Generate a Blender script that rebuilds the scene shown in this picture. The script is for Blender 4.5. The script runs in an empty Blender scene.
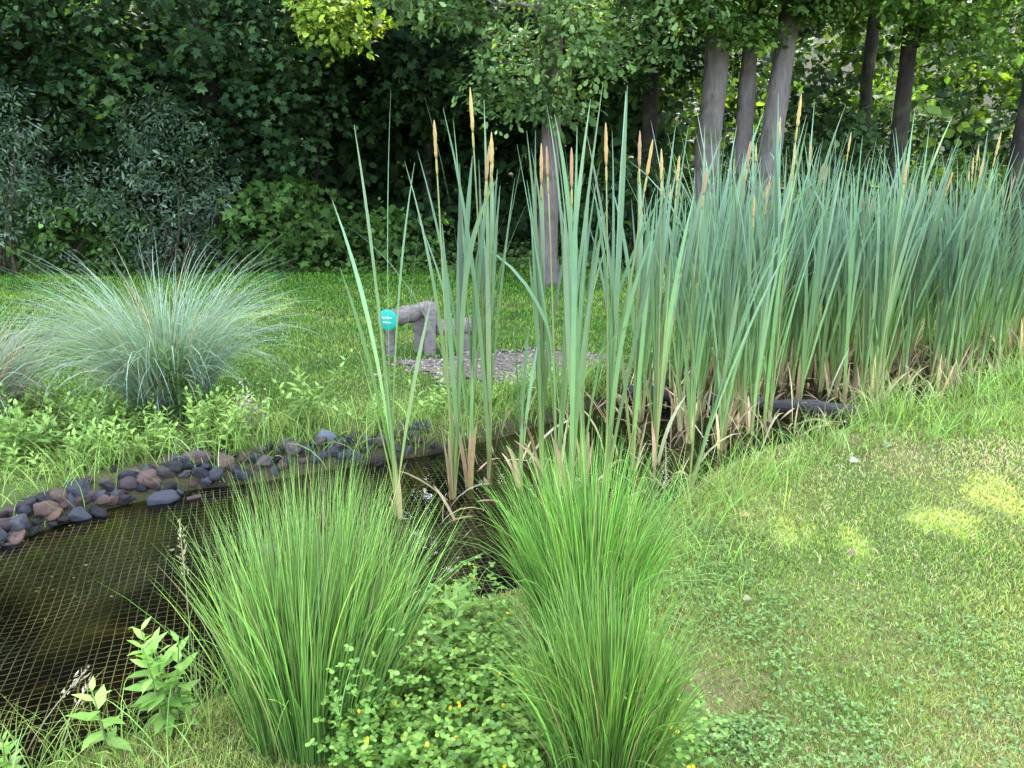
import bpy, math, random
import numpy as np

rng = np.random.default_rng(11)
random.seed(5)
scene = bpy.context.scene
COL = scene.collection
H = 1.65
PITCH = math.radians(15.6)
FPX = 769.0
ZW = -0.10                                   # water level


def at(px, py, z=0.0):
    """ground point seen at a pixel of the photograph"""
    cx = (px - 512) / FPX; cy = (384 - py) / FPX
    d = (cx, math.cos(PITCH) + cy * math.sin(PITCH), -math.sin(PITCH) + cy * math.cos(PITCH))
    t = (z - H) / d[2]
    return np.array([d[0] * t, d[1] * t, z])


def nz(v):
    return v / np.maximum(np.linalg.norm(v, axis=-1, keepdims=True), 1e-9)


# ---------------------------------------------------------------- noise / fields
def _hash(ix, iy, s):
    h = np.sin(ix * 127.1 + iy * 311.7 + s * 74.7) * 43758.5453
    return h - np.floor(h)


def vnoise(x, y, sc, s=0):
    x = np.asarray(x) / sc; y = np.asarray(y) / sc
    ix = np.floor(x); iy = np.floor(y); fx = x - ix; fy = y - iy
    fx = fx * fx * (3 - 2 * fx); fy = fy * fy * (3 - 2 * fy)
    a = _hash(ix, iy, s); b = _hash(ix + 1, iy, s); c = _hash(ix, iy + 1, s); d = _hash(ix + 1, iy + 1, s)
    return (a * (1 - fx) + b * fx) * (1 - fy) + (c * (1 - fx) + d * fx) * fy


FAR = [(-260, 640), (-120, 590), (0, 543), (60, 525), (110, 508), (190, 490), (260, 482), (340, 468), (430, 455),
       (500, 438), (560, 420), (640, 388), (740, 374), (850, 366), (950, 358), (1000, 362)]
NEAR = [(1005, 380), (950, 402), (890, 423), (820, 438), (760, 452), (705, 474), (655, 512), (600, 556), (520, 590),
        (440, 612), (330, 652), (200, 705), (110, 745), (0, 785), (-150, 840)]
POND = np.array([at(x, y, ZW)[:2] for x, y in FAR + NEAR])


def sdist(x, y, poly=POND):
    """signed distance to a closed outline, negative inside"""
    x = np.asarray(x, float); y = np.asarray(y, float)
    dm = np.full(x.shape, 1e9); ins = np.zeros(x.shape, bool)
    n = len(poly)
    for i in range(n):
        ax, ay = poly[i]; bx, by = poly[(i + 1) % n]
        ex, ey = bx - ax, by - ay
        t = np.clip(((x - ax) * ex + (y - ay) * ey) / (ex * ex + ey * ey), 0, 1)
        dm = np.minimum(dm, (x - ax - t * ex) ** 2 + (y - ay - t * ey) ** 2)
        c = ((ay > y) != (by > y)) & (x < ex * (y - ay) / (ey + 1e-12) + ax)
        ins ^= c
    d = np.sqrt(dm)
    return np.where(ins, -d, d)


def ground_z(x, y):
    s = sdist(x, y)
    out = ZW + 0.10 * np.clip(s / 0.22, 0, 1) ** 0.7
    inn = ZW - 0.26 * np.clip(-s / 0.35, 0, 1)
    z = np.where(s > 0, out, inn)
    z = z + (vnoise(x, y, 0.9, 1) - 0.5) * 0.05 * np.clip(s / 0.4, 0, 1) + (vnoise(x, y, 0.22, 2) - 0.5) * 0.018 * np.clip(s / 0.2, 0.2, 1)
    r = np.hypot(x, y)
    t = np.clip((y - 26) / 42, 0, 1); z = z + t * t * (3 - 2 * t) * 17 + np.clip((y - 15) / 15, 0, 1) * 0.5  # hill added behind the wood to block the bright sky
    return z


def gz1(x, y):
    return float(ground_z(np.array([x]), np.array([y]))[0])


SUN_EL = math.radians(47); SUN_AZ = math.radians(14)         # behind the wood, a little to the right
SUN = np.array([math.sin(SUN_AZ) * math.cos(SUN_EL), math.cos(SUN_AZ) * math.cos(SUN_EL), math.sin(SUN_EL)])
GAPS = [(at(*q), rx, ry) for q, rx, ry in [((818, 540), 0.18, 0.085), ((940, 521), 0.09, 0.065), ((992, 490), 0.10, 0.07)]]
GAPS += [(np.array(q), r, r * 0.8) for q, r in [((0.35, 10.8, 2.9), 0.5), ((0.9, 10.8, 3.3), 0.35), ((0.0, 10.9, 3.5), 0.3), ((-3.2, 17.0, 5.0), 0.7), ((-2.2, 17.5, 4.2), 0.5), ((-4.3, 13.0, 3.0), 0.25), ((3.6, 12.0, 3.6), 0.4), ((-2.65, 12.8, 3.95), 0.8),
          ((6.3, 13.0, 3.8), 0.5), ((8.0, 12.6, 3.6), 0.4), ((-6.0, 13.2, 3.6), 0.3), ((2.0, 13.8, 3.8), 0.3), ((-3.0, 12.4, 0.4), 0.25)]]
SUN_H = nz(np.cross(SUN, np.array([0, 0, 1.]))); SUN_V = np.cross(SUN_H, SUN)


def open_gaps(P, pad):
    """which leaves leave the canopy open along the sun lines of the bright spots on the lawn"""
    ok = np.ones(len(P), bool)
    for q, rx, ry in GAPS:
        v = P - q
        ok &= (np.abs(v @ SUN_H / (rx + pad)) ** 2 + np.abs(v @ SUN_V / (ry + pad)) ** 2 > 1) | (v @ SUN < 1.2)
    return ok


# ---------------------------------------------------------------- mesh building
class Chunk:
    def __init__(self):
        self.v, self.c, self.f, self.n = [], [], [], 0

    def add(self, v, f, c):
        v = np.asarray(v, np.float32).reshape(-1, 3)
        c = np.asarray(c, np.float32)
        if c.ndim == 1:
            c = np.tile(c, (len(v), 1))
        self.v.append(v); self.c.append(c.reshape(-1, 3)); self.f.append(np.asarray(f, np.int64) + self.n)
        self.n += len(v)
        return self


def build(name, ch, mat, parent=None, smooth=False):
    me = bpy.data.meshes.new(name)
    v = np.concatenate(ch.v); c = np.concatenate(ch.c)
    loops = np.concatenate([f.ravel() for f in ch.f])
    tot = np.concatenate([np.full(len(f), f.shape[1]) for f in ch.f])
    st = np.concatenate([[0], np.cumsum(tot)[:-1]])
    me.vertices.add(len(v)); me.vertices.foreach_set('co', v.ravel())
    me.loops.add(len(loops)); me.loops.foreach_set('vertex_index', loops.astype(np.int32))
    me.polygons.add(len(tot)); me.polygons.foreach_set('loop_start', st.astype(np.int32))
    me.polygons.foreach_set('loop_total', tot.astype(np.int32))
    if smooth:
        me.polygons.foreach_set('use_smooth', np.ones(len(tot), bool))
    me.update(calc_edges=True)
    a = me.color_attributes.new('col', 'FLOAT_COLOR', 'POINT')
    a.data.foreach_set('color', np.concatenate([c, np.ones((len(c), 1), np.float32)], 1).astype(np.float32).ravel())
    me.materials.append(mat)
    o = bpy.data.objects.new(name, me)
    COL.objects.link(o)
    if parent:
        o.parent = parent
    return o


def thing(name, label, cat, loc=(0, 0, 0), rz=0.0, group=None):
    o = bpy.data.objects.new(name, None); COL.objects.link(o)
    o.empty_display_size = 0.1
    o.location = loc; o.rotation_euler = (0, 0, rz)
    o['label'] = label; o['category'] = cat
    if group: o['group'] = group
    return o


def tag(o, label=None, cat=None, group=None, kind=None):
    if label: o['label'] = label
    if cat: o['category'] = cat
    if group: o['group'] = group
    if kind: o['kind'] = kind
    return o


def dup(root, loc, rot, scale, label, group=None):
    r = root.copy(); COL.objects.link(r)
    r.location = loc; r.rotation_euler = rot; r.scale = scale
    r['label'] = label
    if group: r['group'] = group
    elif 'group' in r: del r['group']
    for chd in list(root.children):
        c = chd.copy(); COL.objects.link(c); c.parent = r
        for g in chd.children:
            d = g.copy(); COL.objects.link(d); d.parent = c
    return r


def lerpc(a, b, t):
    a = np.asarray(a, float); b = np.asarray(b, float)
    return a + (b - a) * np.asarray(t)[..., None]


def ribbons(ch, P0, phi, th0, L, W, bend, S=6, power=1.5, twist=0.0, ca=(.1, .2, .05), cb=(.1, .2, .05), jit=0.25, taper=0.6, base_w=0.6,
            sway=0.0):
    """strap leaves: start P0, lean azimuth phi, lean angle th0 from vertical, extra bend reached at the tip"""
    N = len(P0)
    s = np.linspace(0, 1, S + 1)
    th = th0[:, None] + bend[:, None] * s[None, :] ** power
    ph = phi[:, None] + sway * rng.normal(size=(N, 1)) * s[None, :]
    d = np.stack([np.sin(th) * np.cos(ph), np.sin(th) * np.sin(ph), np.cos(th)], -1)
    step = (L / S)[:, None, None] * 0.5 * (d[:, 1:] + d[:, :-1])
    C = np.concatenate([np.zeros((N, 1, 3)), np.cumsum(step, 1)], 1) + P0[:, None, :]
    perp = np.stack([-np.sin(ph), np.cos(ph), np.zeros_like(ph)], -1)
    nrm = np.cross(d, perp)
    tw = (rng.uniform(-1, 1, (N, 1)) * math.pi if np.isscalar(twist) and twist < 0 else np.zeros((N, 1)) + 0.0)
    tw = tw + (0 if np.isscalar(twist) and twist < 0 else twist) * rng.normal(size=(N, 1)) * (0.4 + s[None, :])
    side = np.cos(tw)[..., None] * perp + np.sin(tw)[..., None] * nrm
    wprof = np.minimum(base_w + (1 - base_w) * np.clip(s / 0.3, 0, 1), np.clip((1.02 - s) / taper, 0.03, 1) ** 0.8)
    Wd = 0.5 * W[:, None] * wprof[None, :]
    A = C - side * Wd[..., None]; B = C + side * Wd[..., None]
    V = np.stack([A, B], 2).reshape(N, -1, 3)
    base = (np.arange(N) * 2 * (S + 1))[:, None]
    k = np.arange(S)[None, :] * 2
    F = np.stack([base + k, base + k + 1, base + k + 3, base + k + 2], -1).reshape(-1, 4)
    col = lerpc(ca, cb, np.tile(s, (N, 1)))
    col = col * np.exp(rng.normal(size=(N, 1, 1)) * jit) * (1 + rng.normal(size=(N, 1, 3)) * jit * 0.25)
    col = np.clip(col, 0, 2)
    ch.add(V, F, np.repeat(col, 2, axis=1).reshape(-1, 3))
    return C


def tube(ch, pts, rad, sides=8, col=(.2, .2, .2), col2=None, cap=True, wob=0.0):
    pts = np.asarray(pts, float); rad = np.asarray(rad, float); n = len(pts)
    t = nz(np.gradient(pts, axis=0))
    ref = np.where(np.abs(t[:, 2:3]) > 0.9, np.array([[1., 0, 0]]), np.array([[0, 0, 1.]]))
    u = nz(np.cross(t, ref)); w = np.cross(t, u)
    a = np.linspace(0, 2 * math.pi, sides, endpoint=False)
    rr = rad[:, None] * (1 + wob * (rng.random((n, sides)) - 0.5) * 2)
    V = pts[:, None] + rr[..., None] * (np.cos(a)[None, :, None] * u[:, None] + np.sin(a)[None, :, None] * w[:, None])
    i = np.arange(n - 1)[:, None] * sides; j = np.arange(sides)[None, :]; j2 = (j + 1) % sides
    F = np.stack([i + j, i + j2, i + sides + j2, i + sides + j], -1).reshape(-1, 4)
    c = np.tile(np.asarray(col, float), (n, 1)) if col2 is None else lerpc(col, col2, np.linspace(0, 1, n))
    n0 = ch.n
    ch.add(V.reshape(-1, 3), F, np.repeat(c, sides, 0))
    if cap:
        ch.f.append(np.array([np.arange(sides)[::-1]]) + n0)
        ch.f.append(np.array([np.arange(sides)]) + n0 + (n - 1) * sides)
    return ch


LEAF6 = np.array([[0, 0, 0], [.30, .25, .05], [.33, .55, .05], [0, 1, -.08], [-.33, .55, .05], [-.30, .25, .05]])
LANCE = np.array([[0, 0, 0], [.14, .3, .02], [.12, .62, 0], [0, 1, -.12], [-.12, .62, 0], [-.14, .3, .02]])
MAPLE = np.array([[0, 0, 0], [.42, .08, .0], [.26, .30, .04], [.55, .58, -.03], [.22, .60, .04], [0, 1.0, -.08],
                  [-.22, .60, .04], [-.55, .58, -.03], [-.26, .30, .04], [-.42, .08, .0]])
ROUND = np.array([[0, 0, 0], [.30, .18, .03], [.44, .55, .04], [.25, .92, 0], [-.25, .92, 0], [-.44, .55, .04], [-.30, .18, .03]])
OAK = np.array([[0, 0, 0], [.16, .18, .02], [.12, .34, .03], [.30, .48, .02], [.20, .62, .02], [.26, .82, -.02], [0, 1, -.06],
                [-.26, .82, -.02], [-.20, .62, .02], [-.30, .48, .02], [-.12, .34, .03], [-.16, .18, .02]])
KITE = np.array([[0, 0, 0], [.42, .45, .06], [0, 1, -.06], [-.42, .45, .06]])


def leaves(ch, P, axis, nrm, size, col, shape=LEAF6, sx=1.0):
    """one polygon leaf at every P, tip along axis, facing nrm"""
    axis = nz(axis); side = nz(np.cross(axis, nrm)); n2 = np.cross(side, axis)
    N, K = len(P), len(shape)
    V = P[:, None] + size[:, None, None] * (shape[None, :, 0:1] * sx * side[:, None] + shape[None, :, 1:2] * axis[:, None] + shape[None, :, 2:3] * n2[:, None])
    F = np.arange(N * K).reshape(N, K)
    ch.add(V.reshape(-1, 3), F, np.repeat(np.clip(col, 0, 1), K, 0))


def sprays(ch, C, m, R, size, ca, cb, shape=LEAF6, tilt=0.5, droop=0.25, gap=None, jit=0.5, sj=0.5, face=0.6):
    """layered leaf sprays: each centre carries m leaves spread over a drooping tilted disc"""
    n = len(C)
    N = nz(np.stack([rng.normal(size=n) * tilt, rng.normal(size=n) * tilt - face * tilt, np.ones(n)], -1))
    U = nz(np.cross(N, np.array([[0.3, 1, 0.1]]))); W = np.cross(N, U)
    a = rng.uniform(0, 2 * math.pi, (n, m)); r = np.sqrt(rng.random((n, m)))
    Rn = R * np.exp(rng.normal(size=(n, 1)) * 0.2)
    e = np.cos(a)[..., None] * U[:, None] + np.sin(a)[..., None] * W[:, None]
    P = C[:, None] + (r * Rn)[..., None] * e
    P[..., 2] -= droop * Rn * r ** 2
    P += rng.normal(size=P.shape) * R * 0.12
    ax = e + rng.normal(size=e.shape) * 0.55
    ax[..., 2] -= 0.35
    nn = N[:, None] + rng.normal(size=P.shape) * 0.38
    t = np.clip(rng.random((n, 1)) * 0.75 + rng.random((n, m)) * 0.55 - 0.15, 0, 1) ** 1.4
    col = lerpc(ca, cb, t) * np.exp(rng.normal(size=(n, 1, 1)) * jit * 0.5 + rng.normal(size=(n, m, 1)) * jit * 0.5)
    sz = (size * np.exp(rng.normal(size=(n, m)) * sj * 0.5)).ravel()
    P, ax, nn, col = P.reshape(-1, 3), nz(ax.reshape(-1, 3)), nn.reshape(-1, 3), col.reshape(-1, 3)
    if gap is not None:
        ok = open_gaps(P + ax * sz[:, None] * 0.5 + gap, sz * 0.42)
        P, ax, nn, col, sz = P[ok], ax[ok], nn[ok], col[ok], sz[ok]
    leaves(ch, P, ax, nn, sz, col, shape)


def shell_pts(n, c, r, inner=0.55, zmin=None, clump=0.0, seed=0):
    """points through the outer part of an ellipsoid, thinned by noise so the outline is uneven and gaps stay open"""
    out = np.zeros((0, 3))
    while len(out) < n:
        d = nz(rng.normal(size=(n * 2, 3)))
        k = (inner ** 3 + (1 - inner ** 3) * rng.random((n * 2, 1))) ** (1 / 3)
        lump = 0.8 + 0.45 * vnoise(d[:, 0] * 3 + d[:, 2] * 2 + 50, d[:, 1] * 3 - d[:, 2] * 2 + 50, 0.9, seed)[:, None]
        p = d * k * np.asarray(r) * lump + np.asarray(c)
        ok = np.ones(len(p), bool)
        if zmin is not None: ok &= p[:, 2] > zmin
        if clump > 0:
            ok &= vnoise(p[:, 0] + p[:, 2] * .7, p[:, 1] - p[:, 2] * 0.9, clump, seed + 7) > 0.42
        out = np.concatenate([out, p[ok]])
    return out[:n]


# ---------------------------------------------------------------- materials
def new_mat(name):
    m = bpy.data.materials.new(name); m.use_nodes = True
    nt = m.node_tree; nt.nodes.clear()
    out = nt.nodes.new('ShaderNodeOutputMaterial')
    return m, nt, out


def N_(nt, t, **kw):
    n = nt.nodes.new(t)
    for k, v in kw.items():
        setattr(n, k, v)
    return n


def leaf_mat(name, trans=0.35, rough=0.5, spec=0.3, warm=(1.25, 1.2, 0.5), var=0.25, vscale=40.0):
    m, nt, out = new_mat(name)
    L = nt.links.new
    at_ = N_(nt, 'ShaderNodeVertexColor', layer_name='col')
    tc = N_(nt, 'ShaderNodeTexCoord')
    no = N_(nt, 'ShaderNodeTexNoise'); no.inputs['Scale'].default_value = vscale; no.inputs['Detail'].default_value = 2
    L(tc.outputs['Object'], no.inputs['Vector'])
    oi = N_(nt, 'ShaderNodeObjectInfo')
    ma = N_(nt, 'ShaderNodeMath', operation='MULTIPLY_ADD'); ma.inputs[1].default_value = var * 2; ma.inputs[2].default_value = 1 - var
    L(no.outputs['Fac'], ma.inputs[0])
    mr = N_(nt, 'ShaderNodeMath', operation='MULTIPLY_ADD'); mr.inputs[1].default_value = 0.3; mr.inputs[2].default_value = 0.85
    L(oi.outputs['Random'], mr.inputs[0])
    mm = N_(nt, 'ShaderNodeMath', operation='MULTIPLY'); L(ma.outputs[0], mm.inputs[0]); L(mr.outputs[0], mm.inputs[1])
    vm = N_(nt, 'ShaderNodeVectorMath', operation='SCALE')
    L(at_.outputs['Color'], vm.inputs[0]); L(mm.outputs[0], vm.inputs['Scale'])
    p = N_(nt, 'ShaderNodeBsdfPrincipled')
    p.inputs['Roughness'].default_value = rough; p.inputs['Specular IOR Level'].default_value = spec
    L(vm.outputs[0], p.inputs['Base Color'])
    if trans <= 0:
        L(p.outputs[0], out.inputs['Surface']); return m
    vt = N_(nt, 'ShaderNodeVectorMath', operation='MULTIPLY'); vt.inputs[1].default_value = warm
    L(vm.outputs[0], vt.inputs[0])
    t = N_(nt, 'ShaderNodeBsdfTranslucent'); L(vt.outputs[0], t.inputs['Color'])
    mx = N_(nt, 'ShaderNodeMixShader'); mx.inputs[0].default_value = trans
    L(p.outputs[0], mx.inputs[1]); L(t.outputs[0], mx.inputs[2]); L(mx.outputs[0], out.inputs['Surface'])
    return m


def solid_mat(name, rough=0.85, nscale=20.0, amt=0.35, bump=0.4, bdist=0.01, stretch=(1, 1, 1), spec=0.25, second=None, sscale=4.0, objvar=0.0):
    """attribute colour broken up by noise, with bump; second = colour of broad patches (moss, lichen)"""
    m, nt, out = new_mat(name); L = nt.links.new
    at_ = N_(nt, 'ShaderNodeVertexColor', layer_name='col')
    tc = N_(nt, 'ShaderNodeTexCoord'); mp = N_(nt, 'ShaderNodeMapping'); mp.inputs['Scale'].default_value = stretch
    L(tc.outputs['Object'], mp.inputs['Vector'])
    no = N_(nt, 'ShaderNodeTexNoise'); no.inputs['Scale'].default_value = nscale; no.inputs['Detail'].default_value = 6; no.inputs['Roughness'].default_value = 0.65
    L(mp.outputs[0], no.inputs['Vector'])
    ma = N_(nt, 'ShaderNodeMath', operation='MULTIPLY_ADD'); ma.inputs[1].default_value = amt * 2; ma.inputs[2].default_value = 1 - amt
    L(no.outputs['Fac'], ma.inputs[0])
    sc = ma.outputs[0]
    if objvar:
        oi = N_(nt, 'ShaderNodeObjectInfo')
        mr = N_(nt, 'ShaderNodeMath', operation='MULTIPLY_ADD'); mr.inputs[1].default_value = objvar * 2; mr.inputs[2].default_value = 1 - objvar
        L(oi.outputs['Random'], mr.inputs[0])
        mm = N_(nt, 'ShaderNodeMath', operation='MULTIPLY'); L(sc, mm.inputs[0]); L(mr.outputs[0], mm.inputs[1]); sc = mm.outputs[0]
    vm = N_(nt, 'ShaderNodeVectorMath', operation='SCALE'); L(at_.outputs['Color'], vm.inputs[0]); L(sc, vm.inputs['Scale'])
    col = vm.outputs[0]
    if second:
        n2 = N_(nt, 'ShaderNodeTexNoise'); n2.inputs['Scale'].default_value = sscale; n2.inputs['Detail'].default_value = 5
        L(tc.outputs['Object'], n2.inputs['Vector'])
        rp = N_(nt, 'ShaderNodeValToRGB'); rp.color_ramp.elements[0].position = 0.52; rp.color_ramp.elements[1].position = 0.66
        L(n2.outputs['Fac'], rp.inputs[0])
        mx = N_(nt, 'ShaderNodeMix', data_type='RGBA'); mx.inputs[7].default_value = (*second, 1)
        L(rp.outputs[0], mx.inputs[0]); L(col, mx.inputs[6]); col = mx.outputs[2]
    p = N_(nt, 'ShaderNodeBsdfPrincipled'); p.inputs['Roughness'].default_value = rough; p.inputs['Specular IOR Level'].default_value = spec
    L(col, p.inputs['Base Color'])
    b = N_(nt, 'ShaderNodeBump'); b.inputs['Strength'].default_value = bump; b.inputs['Distance'].default_value = bdist
    L(no.outputs['Fac'], b.inputs['Height']); L(b.outputs[0], p.inputs['Normal'])
    L(p.outputs[0], out.inputs['Surface'])
    return m


M_reed = leaf_mat('reed_leaf', 0.3, 0.5, 0.28, (1.1, 1.2, 0.55), 0.12, 12)
M_rush = leaf_mat('rush_blade', 0.3, 0.45, 0.35, (1.2, 1.2, 0.45), 0.12, 15)
M_grass = leaf_mat('grass_blade', 0.3, 0.55, 0.25, (1.2, 1.15, 0.5), 0.15, 8)
M_leaf = leaf_mat('tree_leaf', 0.38, 0.65, 0.08, (1.5, 1.45, 0.45), 0.2, 6)
M_weed = leaf_mat('weed_leaf', 0.3, 0.5, 0.3, (1.2, 1.15, 0.5), 0.2, 60)
M_spike = solid_mat('flower_spike', 0.95, 150, 0.6, 0.6, 0.003, spec=0.1)
M_bark = solid_mat('bark', 0.9, 16, 0.75, 1.0, 0.05, (1, 1, 0.22), 0.15, second=(0.05, 0.06, 0.03), sscale=2.2)
M_wood = solid_mat('weathered_wood', 0.85, 26, 0.9, 1.0, 0.03, (0.5, 0.5, 1.4), 0.2)
M_paint = solid_mat('turquoise_paint', 0.55, 30, 0.12, 0.2, 0.002)
M_stone = solid_mat('lava_stone', 0.75, 16, 0.6, 1.0, 0.03, spec=0.3, objvar=0.35)
M_net = solid_mat('net_cord', 0.7, 5, 0.6, 0.1, 0.001, spec=0.3)
M_dry = leaf_mat('dry_leaf', 0.2, 0.8, 0.1, (1, 1, 0.9), 0.25, 30)


def ground_material():
    m, nt, out = new_mat('garden_ground'); L = nt.links.new
    at_ = N_(nt, 'ShaderNodeVertexColor', layer_name='col')
    tc = N_(nt, 'ShaderNodeTexCoord')
    no = N_(nt, 'ShaderNodeTexNoise'); no.inputs['Scale'].default_value = 9; no.inputs['Detail'].default_value = 8; no.inputs['Roughness'].default_value = 0.7
    L(tc.outputs['Object'], no.inputs['Vector'])
    n2 = N_(nt, 'ShaderNodeTexNoise'); n2.inputs['Scale'].default_value = 70; n2.inputs['Detail'].default_value = 4
    L(tc.outputs['Object'], n2.inputs['Vector'])
    ad = N_(nt, 'ShaderNodeMath', operation='ADD'); L(no.outputs['Fac'], ad.inputs[0]); L(n2.outputs['Fac'], ad.inputs[1])
    ma = N_(nt, 'ShaderNodeMath', operation='MULTIPLY_ADD'); ma.inputs[1].default_value = 1.3; ma.inputs[2].default_value = -0.3
    L(ad.outputs[0], ma.inputs[0])
    vm = N_(nt, 'ShaderNodeVectorMath', operation='SCALE'); L(at_.outputs['Color'], vm.inputs[0]); L(ma.outputs[0], vm.inputs['Scale'])
    p = N_(nt, 'ShaderNodeBsdfPrincipled'); p.inputs['Roughness'].default_value = 0.95; p.inputs['Specular IOR Level'].default_value = 0.1
    L(vm.outputs[0], p.inputs['Base Color'])
    b = N_(nt, 'ShaderNodeBump'); b.inputs['Strength'].default_value = 0.8; b.inputs['Distance'].default_value = 0.02
    L(ad.outputs[0], b.inputs['Height']); L(b.outputs[0], p.inputs['Normal'])
    L(p.outputs[0], out.inputs['Surface'])
    return m


def water_material():
    m, nt, out = new_mat('pond_water'); L = nt.links.new
    tc = N_(nt, 'ShaderNodeTexCoord')
    no = N_(nt, 'ShaderNodeTexNoise'); no.inputs['Scale'].default_value = 5; no.inputs['Detail'].default_value = 2
    L(tc.outputs['Object'], no.inputs['Vector'])
    b = N_(nt, 'ShaderNodeBump'); b.inputs['Strength'].default_value = 0.12; b.inputs['Distance'].default_value = 0.02
    L(no.outputs['Fac'], b.inputs['Height'])
    fr = N_(nt, 'ShaderNodeFresnel'); fr.inputs['IOR'].default_value = 1.33; L(b.outputs[0], fr.inputs['Normal'])
    gl = N_(nt, 'ShaderNodeBsdfGlossy'); gl.inputs['Roughness'].default_value = 0.03; L(b.outputs[0], gl.inputs['Normal'])
    tr = N_(nt, 'ShaderNodeBsdfTransparent'); tr.inputs['Color'].default_value = (0.72, 0.72, 0.58, 1)
    mx = N_(nt, 'ShaderNodeMixShader'); L(fr.outputs[0], mx.inputs[0]); L(tr.outputs[0], mx.inputs[1]); L(gl.outputs[0], mx.inputs[2])
    L(mx.outputs[0], out.inputs['Surface'])
    return m


# ---------------------------------------------------------------- world, sun, camera
w = bpy.data.worlds.new('World'); scene.world = w; w.use_nodes = True
nt = w.node_tree; nt.nodes.clear()
sky = nt.nodes.new('ShaderNodeTexSky'); sky.sky_type = 'NISHITA'; sky.sun_disc = False
sky.sun_elevation = SUN_EL; sky.sun_rotation = SUN_AZ; sky.dust_density = 2.0; sky.ozone_density = 0.6
hs = nt.nodes.new('ShaderNodeHueSaturation'); hs.inputs['Saturation'].default_value = 0.5; hs.inputs['Value'].default_value = 11.4
bg = nt.nodes.new('ShaderNodeBackground'); bg.inputs['Strength'].default_value = 0.15
wo = nt.nodes.new('ShaderNodeOutputWorld')
nt.links.new(sky.outputs[0], hs.inputs['Color']); nt.links.new(hs.outputs[0], bg.inputs['Color']); nt.links.new(bg.outputs[0], wo.inputs['Surface'])
sl = bpy.data.lights.new('sun', 'SUN'); sl.energy = 23.0; sl.angle = math.radians(0.4); sl.color = (1, 0.94, 0.82)
so = bpy.data.objects.new('sun', sl); COL.objects.link(so)
from mathutils import Vector
so.rotation_euler = Vector(SUN).to_track_quat('Z', 'Y').to_euler()

cam = bpy.data.cameras.new('camera'); co = bpy.data.objects.new('camera', cam); COL.objects.link(co)
cam.sensor_width = 36; cam.lens = 36 * FPX / 1024; cam.clip_end = 2000; cam.clip_start = 0.02
co.location = (0, 0, H); co.rotation_euler = (math.radians(90) - PITCH, 0, 0)
scene.camera = co
scene.view_settings.view_transform = 'Standard'; scene.view_settings.look = 'None'
scene.view_settings.exposure = 0; scene.view_settings.gamma = 1
cy = scene.cycles
cy.max_bounces = 6; cy.diffuse_bounces = 3; cy.glossy_bounces = 2; cy.transmission_bounces = 3; cy.transparent_max_bounces = 6
cy.caustics_reflective = False; cy.caustics_refractive = False
try:
    cy.use_denoising = True; cy.denoiser = 'OPENIMAGEDENOISE'
except Exception:
    pass

# ---------------------------------------------------------------- ground, water, path
PATH = np.array([at(x, y)[:2] for x, y in [(378, 376), (430, 381), (500, 379), (580, 378), (620, 370), (615, 360), (560, 354), (500, 353), (455, 356), (405, 364)]])
BARE = at(700, 690); BARE2 = at(830, 750); DIRT = at(110, 450)


def axis(lo, hi, step, far):
    core = np.arange(lo, hi + 1e-6, step)
    g = [step]
    left, right = [lo], [hi]
    s = step
    while left[-1] > -far:
        s *= 1.22; left.append(left[-1] - s)
    s = step
    while right[-1] < far:
        s *= 1.22; right.append(right[-1] + s)
    return np.concatenate([left[:0:-1], core, right[1:]])


gx = axis(-5, 6, 0.05, 500); gy = axis(0.5, 9, 0.05, 500)
X, Y = np.meshgrid(gx, gy)
Z = ground_z(X.ravel(), Y.ravel())
SD = sdist(X.ravel(), Y.ravel())
xr, yr = X.ravel(), Y.ravel()
lawn_c = lerpc((0.07, 0.11, 0.03), (0.15, 0.15, 0.06), np.clip(vnoise(xr, yr, 0.45, 4) * 1.6 - 0.4, 0, 1))
soil = np.array([0.045, 0.037, 0.026]); mud = np.array([0.006, 0.0065, 0.006]); litter = np.array([0.016, 0.02, 0.009])
olive = np.array([0.026, 0.027, 0.009]); tan = np.array([0.10, 0.085, 0.025])
fk = np.clip((yr - 4.6) / 1.2, 0, 1) * np.clip((2.5 - xr) / 1.0, 0, 1); lawn_c = lawn_c * (1 - np.array([0.55, 0.3, 0.35]) * fk[:, None]) * (1 - 0.35 * fk * np.clip((yr - 8) / 4, 0, 1))[:, None]  # greener far lawn, with the wood's shade painted in as darkening
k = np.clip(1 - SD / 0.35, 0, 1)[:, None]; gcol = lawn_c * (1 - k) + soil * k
k = np.clip(1 - np.hypot(xr - BARE[0], yr - BARE[1]) / 0.35, 0, 1)[:, None]; gcol = gcol * (1 - k) + np.array([0.16, 0.135, 0.07]) * k
k = np.clip(1 - np.hypot((xr - DIRT[0]) / 1.6, yr - DIRT[1]) / 0.5, 0, 1)[:, None]; gcol = gcol * (1 - k) + soil * 1.6 * k
olive = olive + (np.array([0.045, 0.048, 0.018]) - olive) * np.clip((yr - 2.7) / 0.5, 0, 1)[:, None]
pm = mud + (olive - mud) * np.clip(vnoise(xr, yr, 0.33, 21) * 3 - 2.1 + np.clip((yr - 2.9) / 0.5, 0, 1), 0, 1)[:, None]
tm = np.clip(vnoise(xr, yr, 0.19, 31) * 6 - 5.0, 0, 1)[:, None]; pm = pm * (1 - tm) + tan * tm
k = np.clip((0.05 - SD) / 0.06, 0, 1)[:, None]; gcol = gcol * (1 - k) + pm * k
k = np.clip((yr + (vnoise(xr, yr, 1.5, 9) - .5) * 1.5 - 13.0) / 0.8, 0, 1)[:, None]; gcol = gcol * (1 - k) + litter * k
ny, nx = X.shape
idx = np.arange(nx * ny).reshape(ny, nx)
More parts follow.
